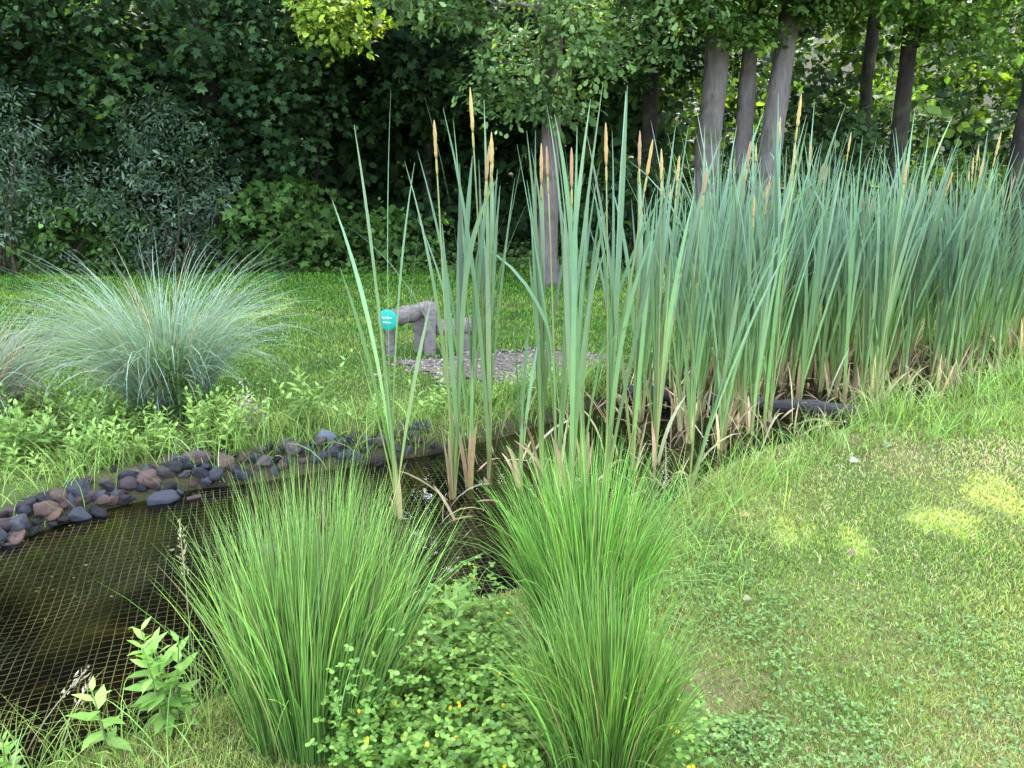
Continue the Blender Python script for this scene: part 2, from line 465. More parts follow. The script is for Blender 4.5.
F = np.stack([idx[:-1, :-1], idx[:-1, 1:], idx[1:, 1:], idx[1:, :-1]], -1).reshape(-1, 4)
g = Chunk().add(np.stack([xr, yr, Z], -1), F, gcol)
tag(build('ground', g, ground_material(), smooth=True), kind='structure')

ctr = POND.mean(0)
dirs = POND - np.roll(POND, 1, 0); dirs2 = np.roll(POND, -1, 0) - POND
nr = nz(np.stack([(dirs + dirs2)[:, 1], -(dirs + dirs2)[:, 0]], -1))
test = sdist(POND[:, 0] + nr[:, 0] * 0.05, POND[:, 1] + nr[:, 1] * 0.05)
nr *= np.where(test > 0, 1, -1)[:, None]
wp = POND + nr * 0.04
area = np.sum(wp[:, 0] * np.roll(wp[:, 1], -1) - np.roll(wp[:, 0], -1) * wp[:, 1]); WIND = 1 if area > 0 else -1
wch = Chunk().add(np.concatenate([wp, np.full((len(wp), 1), ZW)], 1), [np.arange(len(wp))[::WIND]], (0.1, 0.1, 0.1))
tag(build('water', wch, water_material()), kind='structure')

# gravel path: sheet following the ground + loose pebbles
px_ = np.arange(-2.0, 2.0, 0.06); py_ = np.arange(4.5, 8.0, 0.06)
PX, PY = np.meshgrid(px_, py_); ps = sdist(PX.ravel(), PY.ravel(), PATH) + (vnoise(PX.ravel(), PY.ravel(), 0.25, 5) - 0.5) * 0.45
id2 = np.arange(PX.size).reshape(PX.shape)
F = np.stack([id2[:-1, :-1], id2[:-1, 1:], id2[1:, 1:], id2[1:, :-1]], -1).reshape(-1, 4)
F = F[(ps[F] < 0).all(1)]
pth = Chunk().add(np.stack([PX.ravel(), PY.ravel(), ground_z(PX.ravel(), PY.ravel()) + 0.012], -1), F, (0.15, 0.13, 0.10))
tag(build('path', pth, solid_mat('path_grit', 0.95, 45, 0.5, 0.8, 0.01)), kind='structure')
n = 9000
q = np.stack([rng.uniform(-2, 2, n), rng.uniform(5, 8, n)], -1)
q = q[sdist(q[:, 0], q[:, 1], PATH) + (vnoise(q[:, 0], q[:, 1], 0.25, 5) - 0.5) * 0.45 < 0.06]
n = len(q)
octv = np.array([[1, 0, 0], [0, 1, 0], [-1, 0, 0], [0, -1, 0], [0, 0, .7], [0, 0, -.7]])
octf = np.array([[0, 1, 4], [1, 2, 4], [2, 3, 4], [3, 0, 4], [1, 0, 5], [2, 1, 5], [3, 2, 5], [0, 3, 5]])
ov = octv[None] * rng.uniform(0.007, 0.019, (n, 1, 1)) * rng.uniform(0.6, 1.3, (n, 6, 1))
a = rng.uniform(0, 6.28, n); ca_, sa_ = np.cos(a)[:, None], np.sin(a)[:, None]
ov = np.stack([ov[..., 0] * ca_ - ov[..., 1] * sa_, ov[..., 0] * sa_ + ov[..., 1] * ca_, ov[..., 2]], -1)
ov += np.stack([q[:, 0], q[:, 1], ground_z(q[:, 0], q[:, 1]) + 0.018], -1)[:, None]
gc = np.array([0.30, 0.265, 0.235]) * np.exp(rng.normal(size=(n, 1)) * 0.35)
peb = Chunk().add(ov.reshape(-1, 3), (octf[None] + (np.arange(n) * 6)[:, None, None]).reshape(-1, 3), np.repeat(np.clip(gc, 0, .7), 6, 0))
tag(build('gravel', peb, M_stone), 'pale loose gravel in front of the log bench', 'gravel', kind='stuff')


# ---------------------------------------------------------------- pond net
def make_net():
    ch = Chunk()
    o = at(60, 640, ZW); ang = math.radians(19)
    u = np.array([math.cos(ang), math.sin(ang)]); v = np.array([-math.sin(ang), math.cos(ang)])
    cell = 0.037
    zf = lambda p: ZW - 0.010 - 0.05 * np.clip(vnoise(p[:, 0], p[:, 1], 0.7, 14) * 1.4 - 0.35, 0, 1) - 0.012 * vnoise(p[:, 0], p[:, 1], 0.15, 15)
    segs = []
    for fam in (0, 1):
        a_, b_ = (u, v) if fam == 0 else (v, u)
        for i in range(-75, 76):
            t = np.arange(-76, 77) * cell
            wig = (vnoise(t + i * 3.7, t * 0 + i * 0.37, 0.3, 40 + fam) - 0.5) * 0.014
            P = o[:2] + a_ * t[:, None] + b_ * (i * cell + wig)[:, None]
            s = sdist(P[:, 0], P[:, 1])
            ok = (s < 0.01) & (P[:, 0] < 0.15)
            z = zf(P)
            wd = 0.0015 if fam == 0 else 0.0017
            side = np.array([-a_[1], a_[0]]) * wd
            for j in np.nonzero(ok[:-1] & ok[1:])[0]:
                p, r = P[j], P[j + 1]
                segs.append([[*(p - side), z[j] + fam * .003], [*(p + side), z[j] + fam * .003], [*(r + side), z[j + 1] + fam * .003], [*(r - side), z[j + 1] + fam * .003]])
    S = np.array(segs); n = len(S)
    m = S.mean(1)
    t = np.clip(vnoise(m[:, 0], m[:, 1], 0.35, 23) * 2.2 - 0.7, 0, 1)
    c = lerpc((0.15, 0.155, 0.15), (0.17, 0.15, 0.07), t) * (0.2 + 1.3 * vnoise(m[:, 0], m[:, 1], 0.24, 29))[:, None]
    ch.add(S.reshape(-1, 3), np.arange(n * 4).reshape(n, 4), np.repeat(c, 4, 0))
    return ch


tag(build('pond_net', make_net(), M_net), 'dark plastic mesh net lying just under the pond water', 'net')
ch = Chunk(); n = 2600
q = np.stack([rng.uniform(-3.2, 0.3, n), rng.uniform(1.8, 4.5, n)], -1)
q = q[(sdist(q[:, 0], q[:, 1]) < -0.04) & (vnoise(q[:, 0], q[:, 1], 0.22, 33) > 0.6)]; n = len(q)
leaves(ch, np.concatenate([q, np.full((n, 1), ZW + 0.003)], 1), rng.normal(size=(n, 3)) * np.array([1, 1, 0.05]), np.tile([0.0, 0.0, 1.0], (n, 1)) + rng.normal(size=(n, 3)) * 0.1, 0.003 + 0.016 * rng.random(n) ** 3,
       lerpc((0.06, 0.07, 0.015), (0.20, 0.17, 0.05), rng.random(n)), ROUND)
tag(build('floating_algae', ch, M_weed), 'yellow green specks of algae and leaf bits floating on the pond', 'algae', kind='stuff')


# ---------------------------------------------------------------- stones
def stone_mesh(seed, flat=0.7):
    import bmesh
    bm = bmesh.new(); bmesh.ops.create_icosphere(bm, subdivisions=3, radius=1)
    r = random.Random(seed)
    dirs = [Vector((r.gauss(0, 1), r.gauss(0, 1), r.gauss(0, 1))).normalized() for _ in range(11)]
    cuts = [r.uniform(0.5, 0.82) for _ in dirs]
    from mathutils import noise
    for v in bm.verts:
        d = v.co.normalized(); k = 1.0
        for dd, cc in zip(dirs, cuts):
            x = d.dot(dd)
            if x > 0.2: k = min(k, cc / x)
        k *= 1 + 0.22 * noise.noise(d * 1.7 + Vector((seed * 3.1, 0, 0))) + 0.10 * noise.noise(d * 4.5 + Vector((seed, 5, 0))) + 0.04 * noise.noise(d * 11 + Vector((seed, 9, 0)))
        v.co = Vector((d.x * k * 1.15, d.y * k * 0.9, d.z * k * flat))
    V = np.array([v.co[:] for v in bm.verts]); F = np.array([[v.index for v in f.verts] for f in bm.faces])
    bm.free()
    return V, F


STONES = [stone_mesh(i, 0.6 + 0.25 * ((i * 7) % 5) / 5) for i in range(9)]
STONE_COL = [(0.19, 0.125, 0.11), (0.05, 0.05, 0.055), (0.16, 0.14, 0.13), (0.085, 0.095, 0.125), (0.06, 0.065, 0.085), (0.13, 0.10, 0.11), (0.10, 0.11, 0.145), (0.045, 0.042, 0.05), (0.17, 0.11, 0.105), (0.12, 0.125, 0.15)]


def stone(i, col, label, loc, size, rot, group=None):
    V, F = STONES[i % 9]
    o = build('bank_stone', Chunk().add(V, F, np.array(col) * (0.8 if max(col) < 0.3 else 0.85)), M_stone)
    o.location = loc; o.scale = (size, size, size); o.rotation_euler = rot
    return tag(o, label, 'stone', group)


# named stones first
for (px, py, r, ci, lab, i) in [
    (197, 462, .085, (0.20, 0.14, 0.15), 'big mauve brown lava stone topping the middle of the pond bank', 0),
    (194, 480, .05, (0.19, 0.125, 0.11), 'small rounded red brown stone below the big mauve stone at the waterline', 1),
    (327, 443, .065, (0.20, 0.23, 0.30), 'pale blue grey rounded stone lying highest on the grassy bank edge', 2),
    (160, 484, .085, (0.13, 0.15, 0.20), 'long slanting blue grey stone left of the mauve stone', 3),
    (78, 490, .085, (0.10, 0.115, 0.155), 'large smooth slate blue stone near the left picture edge', 4),
    (52, 505, .05, (0.27, 0.17, 0.13), 'pinkish brown stone among the blue stones at far left', 5),
    (16, 532, .05, (0.21, 0.16, 0.15), 'brown stone standing in the water at far left', 6),
    (268, 545, .055, (0.26, 0.22, 0.22), 'pale pinkish stone in the water behind the left rush clump', 7),
    (300, 548, .045, (0.34, 0.33, 0.36), 'whitish stone half hidden by the left rush clump', 8),
    (346, 534, .035, (0.6, 0.62, 0.66), 'small white pebble seen through the left rush clump', 2),
]:
    p = at(px, py, ZW + 0.03 if py > 520 else 0.0)
    z = max(gz1(p[0], p[1]), ZW - 0.03)
    stone(i, ci, lab, (p[0], p[1], z + r * 0.35), r, (0.2 * (i % 3), 0.1, i * 1.3))
bankpts = [(-70, 572), (-20, 548), (0, 538), (30, 528), (60, 519), (90, 508), (120, 499), (150, 492), (185, 485), (220, 480), (260, 474), (300, 467), (340, 461), (380, 455), (430, 446)]
bp = np.array([at(x, y, ZW)[:2] for x, y in bankpts])
seg = np.concatenate([[0], np.cumsum(np.linalg.norm(np.diff(bp, axis=0), axis=1))])
n_st = 0
for row, (off, num, rmin, rmax) in enumerate([(-0.055, 62, .022, .06), (0.015, 62, .025, .07), (0.085, 54, .02, .055)]):
    for q in range(num):
        s = seg[-1] * (q + rng.uniform(0.2, 0.8)) / num
        x = np.interp(s, seg, bp[:, 0]); y = np.interp(s, seg, bp[:, 1])
        x2 = np.interp(s + .05, seg, bp[:, 0]); y2 = np.interp(s + .05, seg, bp[:, 1])
        t = nz(np.array([x2 - x + 1e-6, y2 - y])); nrm2 = np.array([-t[1], t[0]])
        if s / seg[-1] > 0.85 and row == 2: continue
        o_ = off + rng.normal() * 0.035
        x, y = x + nrm2[0] * o_, y + nrm2[1] * o_
        r = rng.uniform(rmin, rmax)
        z = max(gz1(x, y), ZW - 0.02) + r * rng.uniform(0.25, 0.5)
        ci = STONE_COL[rng.integers(len(STONE_COL))]
        if row == 0: lab, gp = 'dark lava stone of the lowest row, touching the pond water', 'lowest row of bank stones at the waterline'
        elif row == 1: lab, gp = 'blue grey or brown lava stone heaped in the middle of the bank edging', 'middle row of bank stones'
        else: lab, gp = 'small dark lava stone at the upper edge of the bank among weeds', 'upper row of bank stones'
        stone(int(rng.integers(9)), ci, lab, (x, y, z), r, (rng.normal() * 0.4, rng.normal() * 0.4, rng.uniform(0, 6.28)), gp)

# ---------------------------------------------------------------- log bench
B = at(425, 358)
bz = gz1(B[0], B[1])
GREY1, GREY2 = (0.15, 0.13, 0.125), (0.22, 0.195, 0.19)


def log_mesh(p, q, r, sides=14, n=9, c1=GREY1, c2=GREY2, wob=0.06):
    ch = Chunk(); t = np.linspace(0, 1, n)[:, None]
    P = np.asarray(p) * (1 - t) + np.asarray(q) * t
    P[1:-1] += rng.normal(size=(n - 2, 3)) * r * 0.05
    rr = r * (1 + rng.normal(size=n) * 0.04)
    P = np.concatenate([P[:1] + (P[0] - P[1]) * 0.002 * 0 , P]); rr = np.concatenate([[r * 0.9], rr])
    P[0] = P[0] - nz(P[2] - P[1]) * 0.012
    tube(ch, P, rr, sides, c1, c2, True, wob)
    return ch


bench = thing('log_bench', 'weathered grey log bench with a turquoise disc on one log end', 'bench', (B[0], B[1], bz))
back_a = np.array([-0.30, -0.10, 0.355]); back_b = np.array([0.02, 0.22, 0.385])
bk = build('back_rail', log_mesh(back_a, back_b, 0.08, 9, 12, wob=0.07), M_wood, bench)
d_ = nz(back_a - back_b)
dc = Chunk(); d_ = nz(d_ * 0.55 + np.array([0.05, -0.83, 0.05]))
ctr_ = back_a + np.array([0.01, -0.02, 0]) + d_ * 0.03
tube(dc, [ctr_, ctr_ + d_ * 0.010, ctr_ + d_ * 0.014], [0.092, 0.092, 0.084], 28, (0.015, 0.33, 0.28))
dsk = build('end_disc', dc, M_paint, bk); dsk['label'] = 'turquoise painted disc with faint white writing'
# faint white strokes lettered on the disc
sd_ = nz(np.cross(d_, np.array([0, 0, 1.]))); up_ = np.cross(sd_, d_)
if up_[2] < 0: up_ = -up_; 
wr = Chunk()
for (u0, v0, u1, v1) in [(-.045, .018, -.012, .022), (-.004, .012, -.004, .03), (.008, .03, .022, .012), (.03, .012, .045, .028), (-.035, -.022, .0, -.018), (.008, -.028, .014, -.012), (.022, -.02, .04, -.02)]:
    c0 = ctr_ + d_ * 0.0165 + sd_ * u0 + up_ * v0; c1 = ctr_ + d_ * 0.0165 + sd_ * u1 + up_ * v1
    n_ = nz(np.cross(c1 - c0, d_)) * 0.004
    wr.add([c0 - n_, c0 + n_, c1 + n_, c1 - n_], [[0, 1, 2, 3]], (0.75, 0.85, 0.82))
build('white_writing', wr, M_paint, dsk)


def post_mesh(x, y, w, d, h, lean=0.0):
    ch = Chunk()
    zs = np.linspace(-0.06, h, 7)
    V = []
    for z in zs:
        for (sx, sy) in ((-1, -.8), (-.8, -1), (.8, -1), (1, -.8), (1, .8), (.8, 1), (-.8, 1), (-1, .8)):
            V.append((x + sx * w / 2 + rng.normal() * .002 + lean * z, y + sy * d / 2 + rng.normal() * .002, z))
    F = []
    for i in range(6):
        for j in range(8):
            F.append((i * 8 + j, i * 8 + (j + 1) % 8, (i + 1) * 8 + (j + 1) % 8, (i + 1) * 8 + j))
    ch.add(V, F, (0.20, 0.175, 0.175))
    ch.f.append(np.array([[48 + j for j in range(8)]]))
    return ch


build('post', post_mesh(0.045, 0.05, 0.105, 0.10, 0.475, 0.03), M_wood, bench)
build('post', post_mesh(-0.06, 0.16, 0.10, 0.09, 0.33), M_wood, bench)
build('post', post_mesh(-0.31, 0.02, 0.07, 0.07, 0.29), M_wood, bench)
build('seat_log', log_mesh((0.10, 0.10, 0.235), (0.40, 0.20, 0.235), 0.078, c1=(0.21, 0.18, 0.185), c2=(0.19, 0.165, 0.165)), M_wood, bench)
build('post', post_mesh(0.365, 0.17, 0.075, 0.075, 0.17), M_wood, bench)

# ---------------------------------------------------------------- sunken log beside the reeds
pA = at(630, 402, ZW); pB = at(905, 424, ZW + 0.02)
ch = Chunk(); t = np.linspace(0, 1, 24)[:, None]
P = pA * (1 - t) + pB * t + np.array([0, 0.03, 0]); P[:, 2] = ZW + 0.075 + 0.012 * np.sin(np.arange(24) * 0.9)
P[:, :2] += rng.normal(size=(24, 2)) * 0.008
tube(ch, P, 0.048 * (1 + rng.normal(size=24) * 0.07), 10, (0.045, 0.042, 0.045), (0.085, 0.08, 0.08), True, 0.14)
tag(build('sunken_log', ch, M_wood, smooth=True), 'dark weathered log lying in the water among the reed stems', 'log')


# ---------------------------------------------------------------- cattails
def make_cattail(seed, nleaf, height, spread, spike, lab, grp, width=0.017, dry=True, fan=1.0):
    global rng
    keep = rng; rng = np.random.default_rng(seed)
    root = thing('cattail', lab, 'reed plant', group=grp)
    ch = Chunk()
    pl = rng.uniform(0, math.pi) if fan == 1 else 0.0
    sgn = np.where(np.arange(nleaf) % 2 == 0, 1, -1)
    phi = pl + np.where(sgn > 0, 0, math.pi) + rng.normal(size=nleaf) * 0.5
    lean0 = rng.normal(size=2) * 0.025
    z0 = height * np.linspace(0.06, 0.50 if fan == 1 else 0.32, nleaf) * rng.uniform(0.85, 1.15, nleaf)
    axis_at = lambda zz: np.stack([lean0[0] * zz, lean0[1] * zz, zz], -1)
    th = fan * np.linspace(1.1, 0.7, nleaf) * (0.03 + np.abs(rng.normal(size=nleaf)) * 0.05) + 0.05 * (1 - z0 / (0.5 * height)).clip(0, 1)
    tipz = height * rng.uniform(0.70, 1.06, nleaf)
    if fan != 1:
        th = np.linspace(0.19, 0.015, nleaf); tipz = height * np.linspace(0.50, 1.02, nleaf)
        phi = np.where(sgn > 0, math.pi, 0.0) + rng.normal(size=nleaf) * 0.3
    L = (tipz - z0) / np.cos(th)
    bend = np.abs(rng.normal(size=nleaf)) * spread * 1.1 + 0.04 + (rng.random(nleaf) < 0.12) * rng.random(nleaf) * 1.0
    if fan != 1: bend = bend.clip(0, 0.22)
    P0 = axis_at(z0) + np.stack([np.cos(phi) * .006, np.sin(phi) * .006, 0 * phi], -1)
    Wd = width * rng.uniform(0.75, 1.15, nleaf)
    ribbons(ch, P0, phi, th, L, Wd, bend, S=9, power=1.6, twist=0.3 if fan == 1 else 1.1, ca=(0.20, 0.27, 0.155), cb=(0.20, 0.27, 0.155), jit=0.22, taper=0.38, base_w=0.85, sway=0.15)
    base = np.array([0.52, 0.45, 0.19]); mid = np.array([0.25, 0.385, 0.115]); top = np.array([0.142, 0.235, 0.16])

    def tint(z):
        f = np.clip(z / (0.66 * height), 0, 1)[:, None] ** 1.2; f2 = np.clip(z / 0.42, 0, 1)[:, None]
        return (base * (1 - f2) + mid * f2) * (1 - f) + top * f
    ch.c[-1] = (tint(ch.v[-1][:, 2]) * (ch.c[-1] / np.array([0.20, 0.27, 0.155])).clip(0.5, 1.6)).astype(np.float32)
    build('leaf_fan', ch, M_reed, root)
    sh = Chunk(); zz = np.linspace(0, height * 0.58, 9)
    tube(sh, axis_at(zz), width * np.array([.62, .6, .56, .52, .48, .42, .36, .28, .16]), 7)
    sh.c[-1] = (tint(sh.v[-1][:, 2]) * (1 + 0.15 * rng.normal(size=(len(sh.v[-1]), 1))).clip(.6, 1.4)).astype(np.float32)
    build('sheathed_stem', sh, M_reed, root, True)
    for _k in range(int(spike)):
        hs_ = height * rng.uniform(0.82, 0.96)
        lean = rng.normal(size=2) * 0.035
        t = np.linspace(0, 1, 8)[:, None]
        P = np.concatenate([lean[None] * hs_ * t ** 1.5, hs_ * t], 1)
        st = Chunk(); tube(st, P, np.linspace(0.009, 0.0035, 8), 6, (0.30, 0.34, 0.12), (0.24, 0.30, 0.14))
        build('stalk', st, M_reed, root, True)
        sp = Chunk(); d = nz(P[-1] - P[-2]); ls = rng.uniform(0.14, 0.22)
        tt = np.linspace(0, 1, 9)
        prof = 0.0082 * np.array([0.6, 1, .95, 1.1, .95, 1.05, .8, .6, .2]) * rng.uniform(0.85, 1.15, 9)
        tcol = [(0.36, 0.25, 0.115), (0.32, 0.20, 0.12), (0.37, 0.29, 0.125)][seed % 3]
        tube(sp, P[-1] - d * 0.005 + d[None] * ls * tt[:, None], prof, 8, tcol, tcol, True, 0.22)
        build('flower_spike', sp, M_spike, root)
        fm = Chunk(); tube(fm, P[-1] - d * 0.09 + d[None] * 0.08 * np.linspace(0, 1, 5)[:, None], [0.004, 0.006, 0.006, 0.006, 0.004], 7, (0.28, 0.26, 0.10))
        build('seed_spike', fm, M_spike, root)
    if dry:
        dc_ = Chunk(); m = int(rng.integers(2, 5)); ph = rng.uniform(0, 6.28, m)
        ribbons(dc_, np.stack([np.cos(ph) * .014, np.sin(ph) * .014, np.zeros(m)], -1), ph, np.abs(rng.normal(size=m)) * 0.12, rng.uniform(0.12, 0.55, m),
                np.full(m, 0.026), rng.uniform(-0.1, 0.9, m), S=5, twist=0.4, ca=(0.48, 0.37, 0.20), cb=(0.50, 0.40, 0.25), jit=0.3, taper=0.3, base_w=1)
        build('dry_sheath', dc_, M_dry, root)
    rng = keep
    return root


# the separate plants in front, one by one: base pixel, yaw, scale, spec
front = [
    ((400, 517), 137, 8, 2.12, 0.04, False, 'tall cattail standing alone at the left end of the reeds'),
    ((453, 498), 102, 7, 2.1, 0.14, True, 'cattail with a slim tan spike, second from the left end'),
    ((470, 488), 103, 10, 2.05, 0.15, True, 'bushy cattail with brown dead sheaths, left half of the twin clump'),
    ((489, 484), 104, 11, 2.1, 0.12, 3, 'bushy cattail with three tan spikes together, right half of the twin clump'),
    ((520, 486), 105, 4, 1.10, 0.06, False, 'short lone cattail shoot right of the twin clump'),
    ((556, 492), 106, 8, 2.1, 0.13, True, 'cattail with a pinkish tan spike in front of the mossy trunk'),
    ((584, 486), 107, 8, 2.25, 0.13, False, 'tallest leafy cattail right behind the rear rush clump'),
    ((606, 494), 108, 9, 2.12, 0.14, 2, 'cattail with a double brown spike behind the rear rush clump'),
    ((632, 470), 109, 8, 2.08, 0.12, True, 'cattail right of the rear rush clump with spike at forest edge'),
    ((541, 478), 141, 8, 1.95, 0.15, 1, 'cattail just left of the mossy trunk with a tan spike'),
    ((571, 505), 142, 9, 2.0, 0.15, 1, 'leafy cattail rising out of the left side of the rear rush clump'),
    ((655, 466), 143, 9, 2.05, 0.15, 2, 'tall cattail with two tan spikes where the dense stand begins'),
    ((685, 500), 110, 7, 1.60, 0.14, False, 'cattail leaning to the right in the grass beside the pond'),
]
for (pp, sd, nl, hh, spr, spk, lab) in front:
    p = at(pp[0], pp[1], ZW)
    o = make_cattail(sd, nl, hh, spr * 1.4, spk, lab, None, 0.0235, True, 2.6 if sd == 137 else 1.0)
    o.location = (p[0], p[1], ZW - 0.06); o.rotation_euler = (0, 0, rng.uniform(0, 6.28) if sd != 137 else 0.15)
    if pp[0] == 685: o.rotation_euler = (0.02, 0.16, 0.3)
G_MASS = 'cattails of the dense stand'
LABS = ['leafy grey green cattail without spike inside the dense right stand', 'cattail with a tan flower spike inside the dense right stand']
GRP = ['leafy cattails of the dense stand', 'spiked cattails of the dense stand']
protos = [make_cattail(200 + i, 8 + i % 4, [2.05, 1.9, 2.15, 1.98, 2.08, 1.88, 2.02, 1.95, 2.1, 1.92][i], 0.17 + 0.02 * (i % 4), i % 4 == 0, LABS[i % 4 == 0], GRP[i % 4 == 0], 0.0225) for i in range(10)]
used = [False] * 10
region = np.array([at(x, y, ZW)[:2] for x, y in [(632, 440), (690, 470), (745, 438), (795, 412), (850, 404), (905, 398), (975, 384), (1080, 362), (1060, 350), (950, 352), (850, 360), (740, 366), (650, 384)]])
cands = []
tries = 0
while len(cands) < 165 and tries < 40000:
    tries += 1
    p = np.array([rng.uniform(0.7, 6.0), rng.uniform(3.8, 8.2)])
    if sdist(p[:1], p[1:], region)[0] > 0: continue
    if any((p[0] - q[0]) ** 2 + (p[1] - q[1]) ** 2 < 0.075 ** 2 for q in cands): continue
    if vnoise(p[:1], p[1:], 0.45, 77)[0] < 0.3 and rng.random() < 0.8: continue
    if p[0] / p[1] < 0.3 and rng.random() < 0.55: continue
    cands.append(p)
for p in cands:
    i = int(rng.integers(10))
    sc_ = rng.uniform(0.86, 1.17) * (1.0 - 0.055 * max(0, p[1] - 4.6))
    loc = (p[0], p[1], max(gz1(p[0], p[1]), ZW - 0.12)); rot = (rng.normal() * 0.035, rng.normal() * 0.035 + 0.01, rng.uniform(0, 6.28))
    if not used[i]:
        used[i] = True; o = protos[i]; o.location = loc; o.rotation_euler = rot; o.scale = (sc_,) * 3
    else:
        dup(protos[i], loc, rot, (sc_,) * 3, LABS[i % 4 == 0], GRP[i % 4 == 0])

# dead reed leaves lying at the stems
ch = Chunk(); n = 480
pp = []
while len(pp) < n:
    p = np.array([rng.uniform(-0.5, 5.2), rng.uniform(3.4, 7.6)])
    s = sdist(p[:1], p[1:])[0]
    if -0.9 < s < 0.1 and p[0] > -0.45 and (p[0] > 0.5 or rng.random() < 0.25): pp.append(p)
pp = np.array(pp)
ribbons(ch, np.concatenate([pp, np.full((n, 1), ZW - 0.01)], 1), rng.uniform(0, 6.28, n), rng.uniform(0.1, 1.4, n), rng.uniform(0.12, 0.5, n), rng.uniform(0.006, 0.016, n), rng.uniform(0.1, 1.5, n),
        S=5, twist=0.8, ca=(0.34, 0.27, 0.16), cb=(0.46, 0.38, 0.24), jit=0.4, taper=0.4, base_w=1)
tag(build('reed_litter', ch, M_dry), 'dead tan reed leaves tangled at the foot of the cattails', 'dead leaves', kind='stuff')


# ---------------------------------------------------------------- rush clumps
def rush(name_label, base, n, Lr, spread, rbase, seed, width=0.0032, lean=(0, 0), ca=(0.05, 0.125, 0.025), cb=(0.165, 0.30, 0.065), long_left=0):
    p = at(*base); z = gz1(p[0], p[1])
    root = thing('rush_clump', name_label, 'rush', (p[0], p[1], z - 0.01))
    for part, cnt, c1, c2, lf in (('green_blades', n, ca, cb, 1.0), ('dry_blades', int(n * 0.03), (0.16, 0.15, 0.06), (0.30, 0.28, 0.13), 1.0)):
        ch = Chunk()
        a = rng.uniform(0, 6.28, cnt); r = np.sqrt(rng.random(cnt))
        P0 = np.stack([np.cos(a) * r * rbase, np.sin(a) * r * rbase, np.zeros(cnt)], -1)
        th = np.abs(r * spread * rng.uniform(0.3, 1.1, cnt) + rng.normal(size=cnt) * 0.06)
        dx = np.sin(th) * np.cos(a) + lean[0]; dy = np.sin(th) * np.sin(a) + lean[1]
        ph = np.arctan2(dy, dx) + rng.normal(size=cnt) * 0.15; th = np.arcsin(np.clip(np.hypot(dx, dy), 0, 0.95))
        L = Lr * (1.12 - 0.6 * rng.random(cnt) ** 1.3) * lf * (1 - 0.22 * r ** 2)
        bend = np.abs(rng.normal(size=cnt)) * 0.22 + 0.05 + r * 0.22 + (th * 0.4) + (rng.random(cnt) < 0.2) * rng.random(cnt) * 1.2
        ribbons(ch, P0, ph, th, L, np.full(cnt, width) * rng.uniform(0.8, 1.25, cnt), bend, S=7, power=1.6, twist=-1, ca=c1, cb=c2, jit=0.36, taper=0.5, base_w=0.9, sway=0.2)
        build(part, ch, M_rush, root)
    return root


rush('big left rush clump arching over the pond net', (322, 722), 2100, 0.80, 0.25, 0.21, 1, 0.0033, (-0.01, 0.2))
rush('rear rush clump standing under the tall cattails', (585, 655), 1700, 0.78, 0.15, 0.16, 2, 0.0034, (0.0, 0.04), cb=(0.14, 0.285, 0.06))
rush('front rush clump at the bottom picture edge beside the lawn', (604, 785), 1400, 0.62, 0.14, 0.135, 3, 0.0030, (0.0, 0.03), cb=(0.15, 0.285, 0.06))


# ---------------------------------------------------------------- pale ornamental grasses
def fountain_grass(label, base, n, L, seed, tone=1.0, dry=0.1, rb=0.22):
    p = at(*base); z = gz1(p[0], p[1])
    root = thing('ornamental_grass', label, 'ornamental grass', (p[0], p[1], z - 0.01))
    for part, cnt, c1, c2 in (('green_blades', n, (0.09, 0.16, 0.08), (0.26, 0.35, 0.29)), ('dry_blades', int(n * dry), (0.30, 0.24, 0.16), (0.46, 0.40, 0.30))):
        ch = Chunk()
        a = rng.uniform(0, 6.28, cnt); r = np.sqrt(rng.random(cnt))
        P0 = np.stack([np.cos(a) * r * rb, np.sin(a) * r * rb, np.zeros(cnt)], -1)
        th = 0.03 + r * 0.34 * rng.uniform(0.3, 1.15, cnt)
        ribbons(ch, P0, a + rng.normal(size=cnt) * 0.35, th, L * rng.uniform(0.45, 1.2, cnt), np.full(cnt, 0.0058) * rng.uniform(.7, 1.2, cnt),
                np.abs(rng.normal(size=cnt)) * 0.75 + 0.75 + th * 0.5, S=9, power=1.5, twist=0.5, ca=np.array(c1) * tone, cb=np.array(c2) * tone, jit=0.22, taper=0.6, base_w=0.8, sway=0.25)
        build(part, ch, M_reed, root)


fountain_grass('large pale fountain of striped ornamental grass on the left bank', (172, 412), 1600, 1.22, 1)
fountain_grass('smaller straw tinged ornamental grass cut by the left picture edge', (-25, 428), 800, 0.9, 2, 0.8, 0.5)


# ---------------------------------------------------------------- lawn and grass
def lawn_points(n, ylo, yhi, xlim, dens_pow):
    u = rng.random(n * 3); k = dens_pow
    # distance law p(y) ~ y^-k, x uniform inside a widening strip
    y = (ylo ** (1 - k) + u * (yhi ** (1 - k) - ylo ** (1 - k))) ** (1 / (1 - k))
    x = rng.uniform(-1, 1, n * 3) * (0.8 + y * xlim)
    return x, y


def path_sd(x, y):
    return sdist(x, y, PATH) + (vnoise(x, y, 0.25, 5) - 0.5) * 0.45


